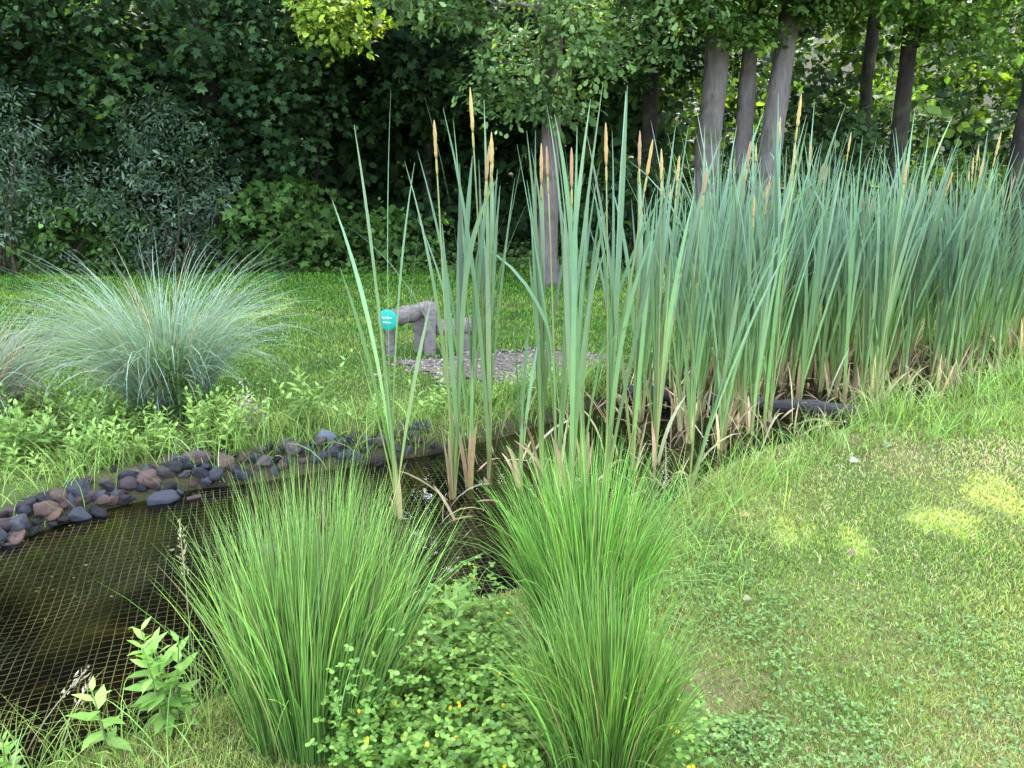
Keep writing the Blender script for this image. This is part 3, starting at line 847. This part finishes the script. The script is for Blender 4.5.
x, y = lawn_points(270000, 1.25, 15.5, 0.78, 1.1)
s = sdist(x, y)
bare = np.hypot((x - BARE[0]) / 0.42, (y - BARE[1]) / 0.33)
keepm = (s > 0.10) & (path_sd(x, y) > -0.02) & (rng.random(len(x)) < np.clip(bare * 0.8 + 0.3, 0, 1)) & (rng.random(len(x)) < 0.55 + 0.75 * vnoise(x, y, 0.5, 4 + 50))
keepm &= ~((x < -0.9) & (s < 0.5) & (y > 3))
keepm &= y + (vnoise(x, y, 1.5, 9) - .5) * 1.5 < 14.2
x, y, s = x[keepm], y[keepm], s[keepm]
n = len(x)
d = np.hypot(x, y)
patch = np.clip(vnoise(x, y, 0.5, 60) * 1.8 - 0.4, 0, 1); fine = rng.random(n)
ch = Chunk()
Lb = 0.8 * (0.020 + 0.022 * rng.random(n) ** 2) * (1 + 0.5 * vnoise(x, y, 0.3, 61)) + 0.004 * np.clip(d - 4, 0, 6)
left = np.clip((-x - 0.3) / 1.0, 0, 1) * np.clip((y - 4.4) / 0.6, 0, 1)
P0 = np.stack([x, y, ground_z(x, y) - 0.004], -1)
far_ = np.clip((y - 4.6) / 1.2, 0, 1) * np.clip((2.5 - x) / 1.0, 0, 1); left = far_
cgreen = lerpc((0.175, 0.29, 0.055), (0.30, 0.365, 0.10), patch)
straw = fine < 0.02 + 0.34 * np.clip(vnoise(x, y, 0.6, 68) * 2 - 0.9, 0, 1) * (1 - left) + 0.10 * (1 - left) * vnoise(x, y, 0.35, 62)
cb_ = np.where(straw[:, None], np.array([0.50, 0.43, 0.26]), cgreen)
cb_ = cb_ * (1 - np.array([0.34, 0.18, 0.4]) * (far_ * (0.8 + 0.6 * vnoise(x, y, 1.1, 63)) + 0.6 * far_ * np.clip((y - 8) / 4, 0, 1))[:, None])  # far blades greener, and painted darker for shade near the wood
S_ = 2
N0 = n
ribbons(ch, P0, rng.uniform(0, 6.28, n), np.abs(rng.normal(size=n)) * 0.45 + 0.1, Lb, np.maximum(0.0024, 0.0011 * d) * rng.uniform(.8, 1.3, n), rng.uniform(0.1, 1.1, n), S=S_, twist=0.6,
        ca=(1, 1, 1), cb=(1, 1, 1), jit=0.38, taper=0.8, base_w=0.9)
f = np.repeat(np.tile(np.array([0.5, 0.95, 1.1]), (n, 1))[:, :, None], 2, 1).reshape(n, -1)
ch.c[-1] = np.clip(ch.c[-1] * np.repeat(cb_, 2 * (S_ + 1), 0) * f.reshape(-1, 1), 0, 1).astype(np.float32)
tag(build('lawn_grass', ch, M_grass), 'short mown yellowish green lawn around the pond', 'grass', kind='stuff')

# longer bank grass along the pond rim and under the reeds
ch = Chunk(); n = 190000
x = rng.uniform(-5.5, 6.5, n); y = rng.uniform(1.3, 8.5, n); s = sdist(x, y)
clump = vnoise(x, y, 0.16, 70)
reach = 0.55 + 0.3 * vnoise(x, y, 0.8, 71)
near_right = (x > 0.55) & (y < 7.6) & (y < 2.9 + 0.95 * x)
far_left = (((x < 0.9) & (y > 4.3)) | ((x < -1.2) & (y > 3.2))) & ~near_right
front_left = (y < 2.6) & (x < -0.1)
ok = (s > 0.0) & (path_sd(x, y) > 0.0) & (((near_right) & (s < reach)) | (far_left & (s < 0.95)) | (front_left & (s < 0.5)) | ((x > 3.5) & (y > 6.0) & (s < 1.2))) & (rng.random(n) < clump * 1.1 - 0.05) & ~((x < -1.0) & (y > 3.0) & (s < 0.13) & (rng.random(n) < 0.75))
ok &= ~((x < -1.7) & (y > 3.0) & (rng.random(n) < 0.1))
ok &= np.hypot((x - BARE[0]) / .5, (y - BARE[1]) / .4) > 1
x, y, s, near_right_ = x[ok], y[ok], s[ok], near_right[ok]; n = len(x); d = np.hypot(x, y)
P0 = np.stack([x, y, ground_z(x, y) - 0.01], -1)
fall = np.clip(1.15 - s / 0.9, 0.25, 1)
ribbons(ch, P0, rng.uniform(0, 6.28, n), np.abs(rng.normal(size=n)) * 0.3 + 0.1, (0.08 + 0.20 * rng.random(n) ** 1.5) * fall * np.where(near_right_, 1.6, 1.35) * (0.6 + 0.8 * vnoise(x, y, 0.3, 72)), np.maximum(0.0034, 0.001 * d) * rng.uniform(.8, 1.2, n),
        rng.uniform(0.3, 1.5, n), S=4, twist=0.5, ca=(0.13, 0.23, 0.045), cb=(0.26, 0.39, 0.11), jit=0.33, taper=0.7, base_w=0.9, sway=0.4)
tag(build('bank_grass', ch, M_grass), 'long soft grass tufting along the pond bank', 'grass', kind='stuff')

# ground cover: clover and small herbs
def trifoliate(ch, P, size, ca, cb, up=0.9):
    n = len(P)
    a0 = rng.uniform(0, 6.28, n)
    for kx in range(3):
        a = a0 + kx * 2.094 + rng.normal(size=n) * 0.2
        ax = np.stack([np.cos(a), np.sin(a), rng.normal(size=n) * 0.25 + 0.1], -1)
        nn = np.stack([rng.normal(size=n) * 0.3, rng.normal(size=n) * 0.3, np.ones(n) * up], -1)
        col = lerpc(ca, cb, rng.random(n)) * np.exp(rng.normal(size=(n, 1)) * 0.18)
        leaves(ch, P, ax, nn, size * rng.uniform(0.7, 1.2, n), col, ROUND, 0.85)


ch = Chunk()
def herb_points(n, px0, px1, py0, py1):
    a, b = [], []
    pts = np.array([at(px, py)[:2] for px, py in zip(rng.uniform(px0, px1, n), rng.uniform(py0, py1, n))])
    return pts


def patch_points(n, c, rx, ry, pw=0.5):
    a = rng.uniform(0, 6.28, n); r = rng.random(n) ** pw
    return np.stack([c[0] + np.cos(a) * r * rx, c[1] + np.sin(a) * r * ry], -1)


hp = np.concatenate([patch_points(1500, at(465, 740), 0.40, 0.30), patch_points(600, at(465, 650), 0.18, 0.33), patch_points(500, at(640, 745), 0.16, 0.25), patch_points(350, at(390, 740), 0.2, 0.3)])
hs2 = sdist(hp[:, 0], hp[:, 1]); hp = hp[hs2 > -0.12]
hz = np.maximum(ground_z(hp[:, 0], hp[:, 1]), ZW) + rng.random(len(hp)) * (0.10 + 0.16 * vnoise(hp[:, 0], hp[:, 1], 0.15, 80))
trifoliate(ch, np.concatenate([hp, hz[:, None]], 1), 0.019, (0.055, 0.145, 0.025), (0.19, 0.33, 0.055))
# sprigs climbing up through the rushes
for (bx, by, top) in [(370, 745, 0.42), (385, 740, 0.34), (350, 750, 0.25), (420, 730, 0.40), (640, 760, 0.30), (690, 740, 0.2), (560, 755, 0.22), (445, 700, 0.4)]:
    p = at(bx, by); m = 34
    z = rng.random(m) * top; pts = np.stack([p[0] + rng.normal(size=m) * 0.03, p[1] - 0.12 + rng.normal(size=m) * 0.03 + z * 0.05, z + 0.03], -1)
    trifoliate(ch, pts, 0.017, (0.10, 0.22, 0.045), (0.20, 0.35, 0.07), 0.6)
clov = build('clover_patch', ch, M_weed)
tag(clov, 'lush clover between and in front of the rush clumps', 'clover', kind='stuff')
# yellow clover blossoms as part of the same patch
ch = Chunk(); sel = rng.choice(len(hp), 130, replace=False)
fp = np.concatenate([hp[sel], hz[sel][:, None] + 0.015], 1)
for kx in range(2):
    leaves(ch, fp, rng.normal(size=(130, 3)) + np.array([0, 0, .5]), rng.normal(size=(130, 3)), np.full(130, 0.013), np.tile([0.62, 0.50, 0.03], (130, 1)), ROUND)
tag(build('yellow_blossom', ch, M_weed, clov), kind='stuff')

ch = Chunk()
hp = np.concatenate([patch_points(2600, at(740, 730), 0.42, 0.30, .8), patch_points(2600, at(900, 690), 0.9, 0.6, .7), patch_points(1500, at(700, 620), 0.35, 0.5, .7), patch_points(700, at(690, 560), 0.25, 0.4)])
ok = (sdist(hp[:, 0], hp[:, 1]) > 0.03) & (rng.random(len(hp)) < vnoise(hp[:, 0], hp[:, 1], 0.22, 81) * 1.3 - 0.15) & (np.hypot((hp[:, 0] - BARE[0]) / .3, (hp[:, 1] - BARE[1]) / .2) > 0.7 + 0.6 * rng.random(len(hp)))
hp = hp[ok]; hz = ground_z(hp[:, 0], hp[:, 1]) + 0.012 + rng.random(len(hp)) * 0.035
trifoliate(ch, np.concatenate([hp, hz[:, None]], 1), 0.0105, (0.075, 0.16, 0.04), (0.15, 0.26, 0.07))
tag(build('lawn_clover', ch, M_weed), 'low clover and small herbs spreading in the lawn', 'clover', kind='stuff')


# ---------------------------------------------------------------- leafy weeds
def make_weed(seed, nst, h, leaf, ca, cb, lab, cat, grp=None, lean=0.2, name='leafy_weed', lax=1.0):
    global rng
    keep = rng; rng = np.random.default_rng(seed)
    root = thing(name, lab, cat, group=grp)
    lf, st = Chunk(), Chunk()
    for s_ in range(nst):
        ph = rng.uniform(0, 6.28); ln = abs(rng.normal()) * lean; hh = h * rng.uniform(0.65, 1.05)
        t = np.linspace(0, 1, 6)
        b0 = rng.normal(size=2) * 0.03 * (nst > 1)
        P = np.stack([b0[0] + np.cos(ph) * ln * hh * t ** 1.4, b0[1] + np.sin(ph) * ln * hh * t ** 1.4, hh * t], -1)
        tube(st, P, np.linspace(0.004, 0.0018, 6), 5, (0.16, 0.22, 0.08), (0.2, 0.3, 0.1))
        m = max(5, int(hh / (leaf * 0.42)))
        for q in range(m):
            u = 0.12 + 0.88 * q / (m - 1)
            pt = np.array([np.interp(u, t, P[:, i]) for i in range(3)])
            a = ph + q * 1.57 + rng.normal() * 0.2
            for sg in (0, math.pi):
                rise = 0.15 + 0.9 * u ** 3
                ax = np.array([[math.cos(a + sg) * lax, math.sin(a + sg) * lax, rise + rng.normal() * 0.2]])
                nn = np.array([[-math.cos(a + sg) * rise, -math.sin(a + sg) * rise, 1.0]]) + rng.normal(size=(1, 3)) * 0.15
                sz = leaf * (0.65 + 0.5 * math.sin(math.pi * min(1, u * 0.9 + 0.1))) * rng.uniform(0.8, 1.15)
                leaves(lf, pt[None], ax, nn, np.array([sz]), lerpc(ca, cb, rng.random(1)) * (0.85 + 0.4 * u), LANCE, 1.35)
    build('leaf', lf, M_weed, root)['kind'] = 'stuff'
    build('stem', st, M_weed, root, True)
    rng = keep
    return root


GA, GB = (0.14, 0.28, 0.055), (0.25, 0.42, 0.10)
for (px, py, h, ns, leaf, lab, sd) in [
    (182, 728, 0.40, 5, 0.075, 'tall leafy shoots left of the left rush clump', 301),
    (108, 748, 0.24, 1, 0.085, 'single light green shoot with paired leaves by the water', 302),
    (8, 775, 0.17, 3, 0.05, 'small leafy shoot in the bottom left picture corner', 303),
    (455, 655, 0.30, 4, 0.085, 'broad leaved shoots in the gap between the rush clumps', 304),
    (182, 428, 0.62, 6, 0.12, 'tall dark leafy stems in front of the large pale grass', 305),
    (300, 565, 0.16, 2, 0.05, 'leafy sprig at the water behind the left rush clump', 306)]:
    p = at(px, py)
    o = make_weed(sd, ns, h, leaf, GA if sd != 305 else (0.07, 0.14, 0.05), GB if sd != 305 else (0.13, 0.23, 0.085), lab, 'weed')
    o.location = (p[0], p[1], max(gz1(p[0], p[1]), ZW) - 0.005)
wl = ['low bright green weed with paired leaves on the left bank', 'leafy weed in the grass behind the bank stones']
wprot = [make_weed(320 + i, 4 + i % 3, 0.20 + 0.06 * (i % 3), 0.058, ((0.13, 0.25, 0.055), (0.18, 0.32, 0.06))[i % 2], ((0.24, 0.38, 0.10), (0.32, 0.48, 0.13))[i % 2], wl[0], 'weed', 'weeds on the left bank', 0.5) for i in range(5)]
wu = [False] * 5
wn = 0
while wn < 85:
    t_ = rng.random()
    if t_ < 0.75: px, py = rng.uniform(-15, 215), rng.uniform(412, 484)
    elif t_ < 0.9: px, py = rng.uniform(210, 430), rng.uniform(425, 452)
    else: px, py = rng.uniform(420, 540), rng.uniform(395, 430)
    if py > 482 - 0.13 * px: continue
    p = at(px, py)
    if sdist(p[:1], p[1:2])[0] < 0.19: continue
    i = int(rng.integers(5)); loc = (p[0], p[1], gz1(p[0], p[1]) - 0.01); rot = (0, 0, rng.uniform(0, 6.28)); sc_ = rng.uniform(0.4, 1.35)
    left_ = px < 215
    if not wu[i]:
        wu[i] = True; o = wprot[i]; o.location = loc; o.rotation_euler = rot; o.scale = (sc_,) * 3
    else:
        o = dup(wprot[i], loc, rot, (sc_,) * 3, wl[0], 'weeds on the left bank')
    if not left_:
        o['label'] = wl[1]; o['group'] = 'weeds behind the bank stones'
    wn += 1

# dried flower head on the bank and stray seed stalks
def seed_stalk(px, py, h, lean, n, lab, ca=(0.42, 0.36, 0.26)):
    p = at(px, py); z = max(gz1(p[0], p[1]), ZW)
    root = thing('seed_stalk', lab, 'grass stalk', (p[0], p[1], z))
    st = Chunk(); t = np.linspace(0, 1, 8)[:, None]
    P = np.concatenate([np.array([lean]) * h * t ** 1.6, h * t], 1)
    tube(st, P, np.linspace(0.0022, 0.0012, 8), 5, (0.25, 0.26, 0.12), ca); build('stalk', st, M_dry, root, True)
    hd = Chunk(); u = rng.uniform(0.72, 1.0, n)
    pts = np.stack([np.interp(u, t[:, 0], P[:, i]) for i in range(3)], -1) + rng.normal(size=(n, 3)) * 0.006
    leaves(hd, pts, rng.normal(size=(n, 3)) * 0.5 + np.array([lean[0], lean[1], 1]), rng.normal(size=(n, 3)), rng.uniform(0.01, 0.022, n), np.array(ca) * np.exp(rng.normal(size=(n, 1)) * 0.25), LANCE)
    build('seed_head', hd, M_dry, root)


seed_stalk(198, 700, 0.62, (-0.05, 0.15), 60, 'upright grass stalk with seed head in front of the net', (0.30, 0.30, 0.16))
seed_stalk(60, 745, 0.24, (0.35, 0.25), 24, 'pale feathery seed stalk leaning over the net at lower left')
seed_stalk(18, 760, 0.30, (0.62, 0.3), 40, 'dry grass stalk bending right over the water at far left')
p = at(252, 440)
dh = thing('dried_flower', 'dried fluffy pinkish seed head on the bank behind the stones', 'dried flower', (p[0], p[1], gz1(p[0], p[1])))
hd = Chunk(); n = 320
q = rng.normal(size=(n, 3)) * np.array([0.055, 0.055, 0.09]) + np.array([0, 0, 0.16])
leaves(hd, q, rng.normal(size=(n, 3)), rng.normal(size=(n, 3)), rng.uniform(0.012, 0.03, n), np.array([0.46, 0.38, 0.33]) * np.exp(rng.normal(size=(n, 1)) * 0.2), LANCE)
build('fluff', hd, M_dry, dh)['kind'] = 'stuff'
st = Chunk()
for i in range(6):
    e = rng.normal(size=2) * 0.05
    tube(st, [(0, 0, 0), (e[0] * .4, e[1] * .4, 0.1), (e[0], e[1], 0.2)], [.003, .002, .001], 4, (0.3, 0.24, 0.16))
build('stem', st, M_dry, dh)

# fallen leaves on the lawn
for (px, py, sz, c, lab) in [(882, 452, .075, (0.22, 0.27, 0.15), 'pale green fallen leaf on the long grass by the reeds'), (849, 467, .07, (0.26, 0.31, 0.22), 'whitish fallen leaf near the lawn edge'),
                             (925, 440, .05, (0.3, 0.28, 0.14), 'yellowish fallen leaf nearest the sunken log end'), (740, 525, .05, (0.36, 0.26, 0.11), 'orange tan fallen leaf beside the bank grass'),
                             (848, 560, .045, (0.10, 0.085, 0.06), 'dark brown fallen leaf below the sunny spot'), (742, 610, .04, (0.24, 0.23, 0.13), 'small pale fallen leaf in the middle of the lawn')]:
    p = at(px, py); ch = Chunk()
    leaves(ch, np.zeros((1, 3)), np.array([[0.8, 0.5, 0.1]]), np.array([[0.1, -0.5, 1.]]), np.array([sz]), np.array([c]), OAK, 1.3)
    o = build('fallen_leaf', ch, M_dry); o.location = (p[0], p[1], gz1(p[0], p[1]) + 0.025)
    tag(o, lab, 'leaf')

# ---------------------------------------------------------------- the wood
def trunk_mesh(pts, rad, col, col2=None, sides=14):
    pts = np.asarray(pts, float); n = 26
    t0 = np.linspace(0, 1, len(pts)); t = np.linspace(0, 1, n)
    P = np.stack([np.interp(t, t0, pts[:, i]) for i in range(3)], -1)
    P[:, :2] += np.cumsum(rng.normal(size=(n, 2)) * 0.012, 0)
    R = np.interp(t, t0, rad) * (1 + rng.normal(size=n) * 0.035)
    return tube(Chunk(), P, R, sides, col, col2, True, 0.04)


def limb(ch, a, b, r0, r1, col):
    t = np.linspace(0, 1, 7)[:, None]; P = np.asarray(a) * (1 - t) + np.asarray(b) * t
    P[1:-1] += rng.normal(size=(5, 3)) * 0.06; P[:, 2] += 0.25 * np.sin(t[:, 0] * 3.14)
    tube(ch, P, np.linspace(r0, r1, 7), 7, col)


def tree(label, base, d, r, top, lean=(0, 0), bark=(0.16, 0.14, 0.15), crown=None, low=None, leafc=((0.03, 0.07, 0.02), (0.07, 0.14, 0.035)), shape=LEAF6, group=None, flare=1.35):
    x = (base - 512) / FPX * (d * math.cos(PITCH) + H * math.sin(PITCH)) ; y = d
    z = gz1(x, y)
    root = thing('tree', label, 'tree', (x, y, z - 0.05), group=group)
    Hh = top
    pts = [(0, 0, 0), (lean[0] * .06, lean[1] * .06, 0.5), (lean[0] * .35, lean[1] * .35, Hh * .35), (lean[0], lean[1], Hh)]
    tr = trunk_mesh(pts, [r * flare, r * 1.05, r * 0.9, r * 0.35], bark)
    cr = Chunk()
    if crown:
        (cx, cy, cz), (rx, ry, rz), cnt = crown
        for i in range(7):
            e = np.array([cx, cy, cz]) + nz(rng.normal(size=3)) * np.array([rx, ry, rz]) * 0.75
            a_ = np.array([np.interp(min(e[2] * .75, Hh), [0, Hh], [0, lean[0]]), np.interp(min(e[2] * .75, Hh), [0, Hh], [0, lean[1]]), min(max(e[2] * 0.7, 2.5), Hh * .95)])
            limb(tr, a_, e, r * 0.35, 0.02, bark)
        P = shell_pts(cnt, (cx, cy, cz), (rx, ry, rz), 0.3, clump=0.35, seed=int(x * 7) + 40)
        sprays(cr, P, 10, 0.5, 0.46, leafc[0], leafc[1], KITE, 0.45, 0.2, gap=np.array([x, y, z - 0.05]))
    if low:
        for ((cx, cy, cz), (rx, ry, rz), cnt, m, R, sz) in low:
            P = shell_pts(cnt, (cx, cy, cz), (rx, ry, rz), 0.25, clump=0.45, seed=int(x * 5) + 3)
            sprays(cr, P, m, R, sz, leafc[0], leafc[1], shape, 0.45, 0.3)
            for i in range(4):
                e = P[i]; limb(tr, (np.interp(e[2], [0, Hh], [0, lean[0]]), np.interp(e[2], [0, Hh], [0, lean[1]]), max(e[2] - 0.3, 1.5)), e, 0.03, 0.008, bark)
    build('trunk', tr, M_bark, root, True)
    if cr.n: build('crown', cr, M_leaf, root)
    return root


OAKC = ((0.04, 0.085, 0.028), (0.16, 0.25, 0.095))
DARK = ((0.011, 0.029, 0.012), (0.054, 0.105, 0.04))  # leaf colour lowered to carry the shade of the wood
LITE = ((0.03, 0.075, 0.018), (0.11, 0.19, 0.04))
PURP = (0.12, 0.098, 0.10); GREYB = (0.125, 0.112, 0.113); DRK = (0.024, 0.021, 0.02)
tree('mossy purple grey trunk rising behind the cattails with bright oak leaves', 548, 11.3, 0.135, 13, (0.05, 0.6), PURP, ((0, 3.0, 9.5), (3.4, 3.2, 4.0), 620),
     [((-0.15, -0.55, 3.15), (1.0, 0.6, 0.75), 170, 20, 0.22, 0.095), ((0.75, 0.3, 3.9), (1.6, 0.9, 0.8), 120, 20, 0.25, 0.095), ((-1.3, 0.5, 4.2), (1.2, 0.9, 0.6), 80, 20, 0.25, 0.095)], OAKC, OAK)
tree('thick smooth grey trunk, left one of the three close trunks', 700, 12.5, 0.19, 10, (-0.1, 0.3), GREYB, ((0, 1.5, 10), (3.2, 3.0, 4.2), 560), [((0.1, -0.5, 4.15), (1.3, 0.7, 0.75), 200, 22, 0.26, 0.085)], LITE)
tree('slim grey trunk, middle one of the three close trunks', 732, 12.7, 0.135, 13, (0.5, 0.6), GREYB, None, [((0.5, -0.5, 4.3), (1.2, 0.7, 0.5), 110, 22, 0.26, 0.085)], LITE)
tree('grey trunk leaning right, right one of the three close trunks', 751, 12.4, 0.175, 9.5, (0.62, 0.4), GREYB, ((1.5, 1.5, 10.5), (3.4, 3.0, 4.2), 600), [((1.2, -0.5, 4.35), (1.4, 0.7, 0.6), 160, 22, 0.26, 0.085)], LITE, flare=1.6)
tree('dark narrow trunk between the oak leaves and the grey trunks', 645, 14.5, 0.14, 14, (0, 0.5), DRK, ((0, 1.0, 10), (2.8, 3.0, 4.5), 520), [((0.2, -0.5, 4.0), (1.5, 0.8, 0.9), 200, 20, 0.26, 0.09)], DARK)
tree('straight dark trunk right of the three grey trunks', 887, 13.5, 0.13, 15, (0.05, 0.4), DRK, ((0.3, 2.0, 10), (3.3, 3.2, 4.6), 620), [((0.0, -0.2, 4.3), (1.9, 1.0, 0.7), 130, 22, 0.28, 0.085)], LITE)
tree('faint dark trunk deep in the wood behind the tall reeds', 853, 17, 0.13, 14, (0, 0.5), DRK, ((0, 1, 10), (3.0, 3.0, 4.5), 450), None, DARK)
tree('dark trunk at the right picture edge of the wood', 1003, 12.5, 0.14, 14, (0.25, 0.4), DRK, ((0.4, 2.0, 9.5), (3.3, 3.2, 4.4), 620), [((-0.3, 0.1, 4.0), (1.6, 1.0, 0.7), 110, 22, 0.26, 0.085)], LITE)
tree('shade toned maple filling the upper left corner', 60, 14.5, 0.2, 14, (0, 0.6), DRK, ((0.5, 1.5, 10), (3.8, 3.4, 4.8), 720), [((0.0, -0.9, 3.3), (2.4, 1.3, 1.6), 420, 20, 0.34, 0.115)], DARK, LEAF6)
tree('shade toned maple with spreading layers left of the shady hollow', 225, 14.2, 0.2, 14, (0, 0.6), DRK, ((0, 1.5, 10), (3.6, 3.4, 4.8), 700), [((0.3, -0.8, 3.2), (2.2, 1.3, 1.7), 420, 17, 0.36, 0.12)], DARK, MAPLE)
tree('dark maple whose branches roof the shady hollow', 430, 16.4, 0.10, 14, (0, 0.6), DRK, ((0, 0.5, 10), (3.4, 3.2, 4.8), 640), [((-0.6, -1.6, 3.7), (2.1, 1.0, 1.4), 460, 15, 0.36, 0.13)], DARK, MAPLE)

tree('dark tree added past the left picture edge to shut out sky reflections', -190, 12.8, 0.2, 14, (0, 0.6), DRK, ((0.5, 1.2, 9), (3.8, 3.4, 5.2), 760), [((0.6, -0.5, 3.0), (2.0, 1.2, 1.6), 160, 15, 0.36, 0.13)], DARK, MAPLE)  # added out of view, blocks the sky mirrored in the pond

tree('slender added tree with sunlight painted into its yellow green leaves above the shady hollow', 300, 13.7, 0.035, 4.5, (0.95, 0.1), (0.012, 0.01, 0.009), None, [((1.05, -0.9, 4.0), (0.8, 0.5, 0.55), 90, 18, 0.22, 0.095)], ((0.09, 0.16, 0.03), (0.24, 0.33, 0.06)), LEAF6)  # tree added for a sunlit patch, its brightness put into the leaf colour


def shrub(label, px, d, size, n, m, R, leaf, cols, shape, zc=None):
    x = (px - 512) / FPX * (d * math.cos(PITCH) + H * math.sin(PITCH)); z = gz1(x, d)
    root = thing('shrub', label, 'shrub', (x, d, z - 0.03))
    rx, ry, rz = size; zc = rz if zc is None else zc
    P = shell_pts(n, (0, 0, zc), size, 0.35, zmin=0.06, clump=0.4, seed=int(px) + 2)
    cr = Chunk(); sprays(cr, P, m, R, leaf, cols[0], cols[1], shape, 0.6, 0.25)
    st = Chunk()
    for i in range(9):
        limb(st, rng.normal(size=3) * np.array([.12, .12, 0]), P[i] * np.array([.8, .8, .9]), 0.025, 0.006, (0.08, 0.065, 0.05))
    build('foliage', cr, M_leaf, root); build('stem', st, M_bark, root, True)


SAGE = ((0.045, 0.085, 0.055), (0.14, 0.20, 0.14)); HAZ = ((0.035, 0.085, 0.02), (0.10, 0.19, 0.05))
shrub('grey green willow like shrub behind the large pale grass', 170, 12.6, (1.15, 0.8, 1.35), 330, 20, 0.22, 0.085, SAGE, LANCE)
shrub('grey green shrub leaning in from the left picture edge', 10, 12.4, (1.3, 0.8, 1.35), 300, 20, 0.22, 0.085, SAGE, LANCE, 1.6)
shrub('low dark shrub at the wood edge left of the willow like shrub', 80, 12.9, (1.3, 0.7, 0.75), 180, 18, 0.22, 0.10, HAZ, LEAF6)
shrub('broad leaved light green bush at the wood edge', 285, 13.0, (0.95, 0.7, 0.75), 190, 14, 0.22, 0.13, HAZ, MAPLE)
shrub('low leafy bush at the foot of the shady hollow', 395, 13.6, (0.9, 0.6, 0.55), 120, 14, 0.2, 0.11, HAZ, LEAF6)
shrub('dark bush between the mossy trunk and the grey trunks', 625, 13.6, (1.1, 0.7, 1.0), 180, 14, 0.24, 0.12, DARK, LEAF6)
shrub('dark evergreen bush right of the leaning grey trunk', 815, 14.0, (1.0, 0.8, 1.5), 260, 14, 0.26, 0.12, DARK, LEAF6)
shrub('leafy bush at the wood edge behind the right end of the reeds', 945, 14.2, (1.4, 0.8, 1.0), 240, 14, 0.26, 0.12, LITE, LEAF6)

# the wood beyond: one deep mass of leaves, backlight and shade partly painted by leaf colour
ch = Chunk(); n = 7500
xs = rng.uniform(-26, 30, n); ys = 17.5 + 15 * rng.random(n) ** 0.8; zs = rng.uniform(0, 1, n) * (6.6 + 0.22 * (ys - 17))
ok = vnoise(xs + zs * .6, ys - zs * .8 + xs * .3, 2.2, 90) > 0.30
xs, ys, zs = xs[ok], ys[ok], zs[ok]
m_ = 1300; xe = rng.uniform(-11, 3.2, m_); xs = np.concatenate([xs, xe]); ys = np.concatenate([ys, rng.uniform(16, 18.5, m_)]); zs = np.concatenate([zs, rng.uniform(0.1, 4.6, m_)])
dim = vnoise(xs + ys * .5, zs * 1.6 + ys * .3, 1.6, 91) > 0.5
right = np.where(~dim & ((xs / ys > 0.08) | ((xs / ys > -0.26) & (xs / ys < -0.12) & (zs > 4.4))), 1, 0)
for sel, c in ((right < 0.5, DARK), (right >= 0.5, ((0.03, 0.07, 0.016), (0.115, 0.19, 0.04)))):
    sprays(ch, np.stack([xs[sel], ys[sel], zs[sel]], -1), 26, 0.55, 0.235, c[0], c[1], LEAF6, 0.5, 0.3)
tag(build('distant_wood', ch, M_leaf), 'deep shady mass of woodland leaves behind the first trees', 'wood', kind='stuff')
# low ivy and herbs covering the wood floor edge
ch = Chunk(); n = 9000
q = np.stack([rng.uniform(-11, 11, n), 12.4 + rng.random(n) ** 1.3 * 4.0], -1)
q = q[vnoise(q[:, 0], q[:, 1], 0.7, 95) > 0.35]
P = np.concatenate([q, (ground_z(q[:, 0], q[:, 1]) + 0.03 + rng.random(len(q)) * 0.22)[:, None]], 1)
leaves(ch, P, rng.normal(size=P.shape) * np.array([1, 1, .3]), rng.normal(size=P.shape) * .4 + np.array([0, -.3, 1]), rng.uniform(0.05, 0.11, len(P)), lerpc((0.05, 0.11, 0.03), (0.12, 0.2, 0.06), rng.random(len(P))), ROUND)
tag(build('ivy_cover', ch, M_leaf), 'low leafy ground cover along the wood edge', 'ground cover', kind='stuff')
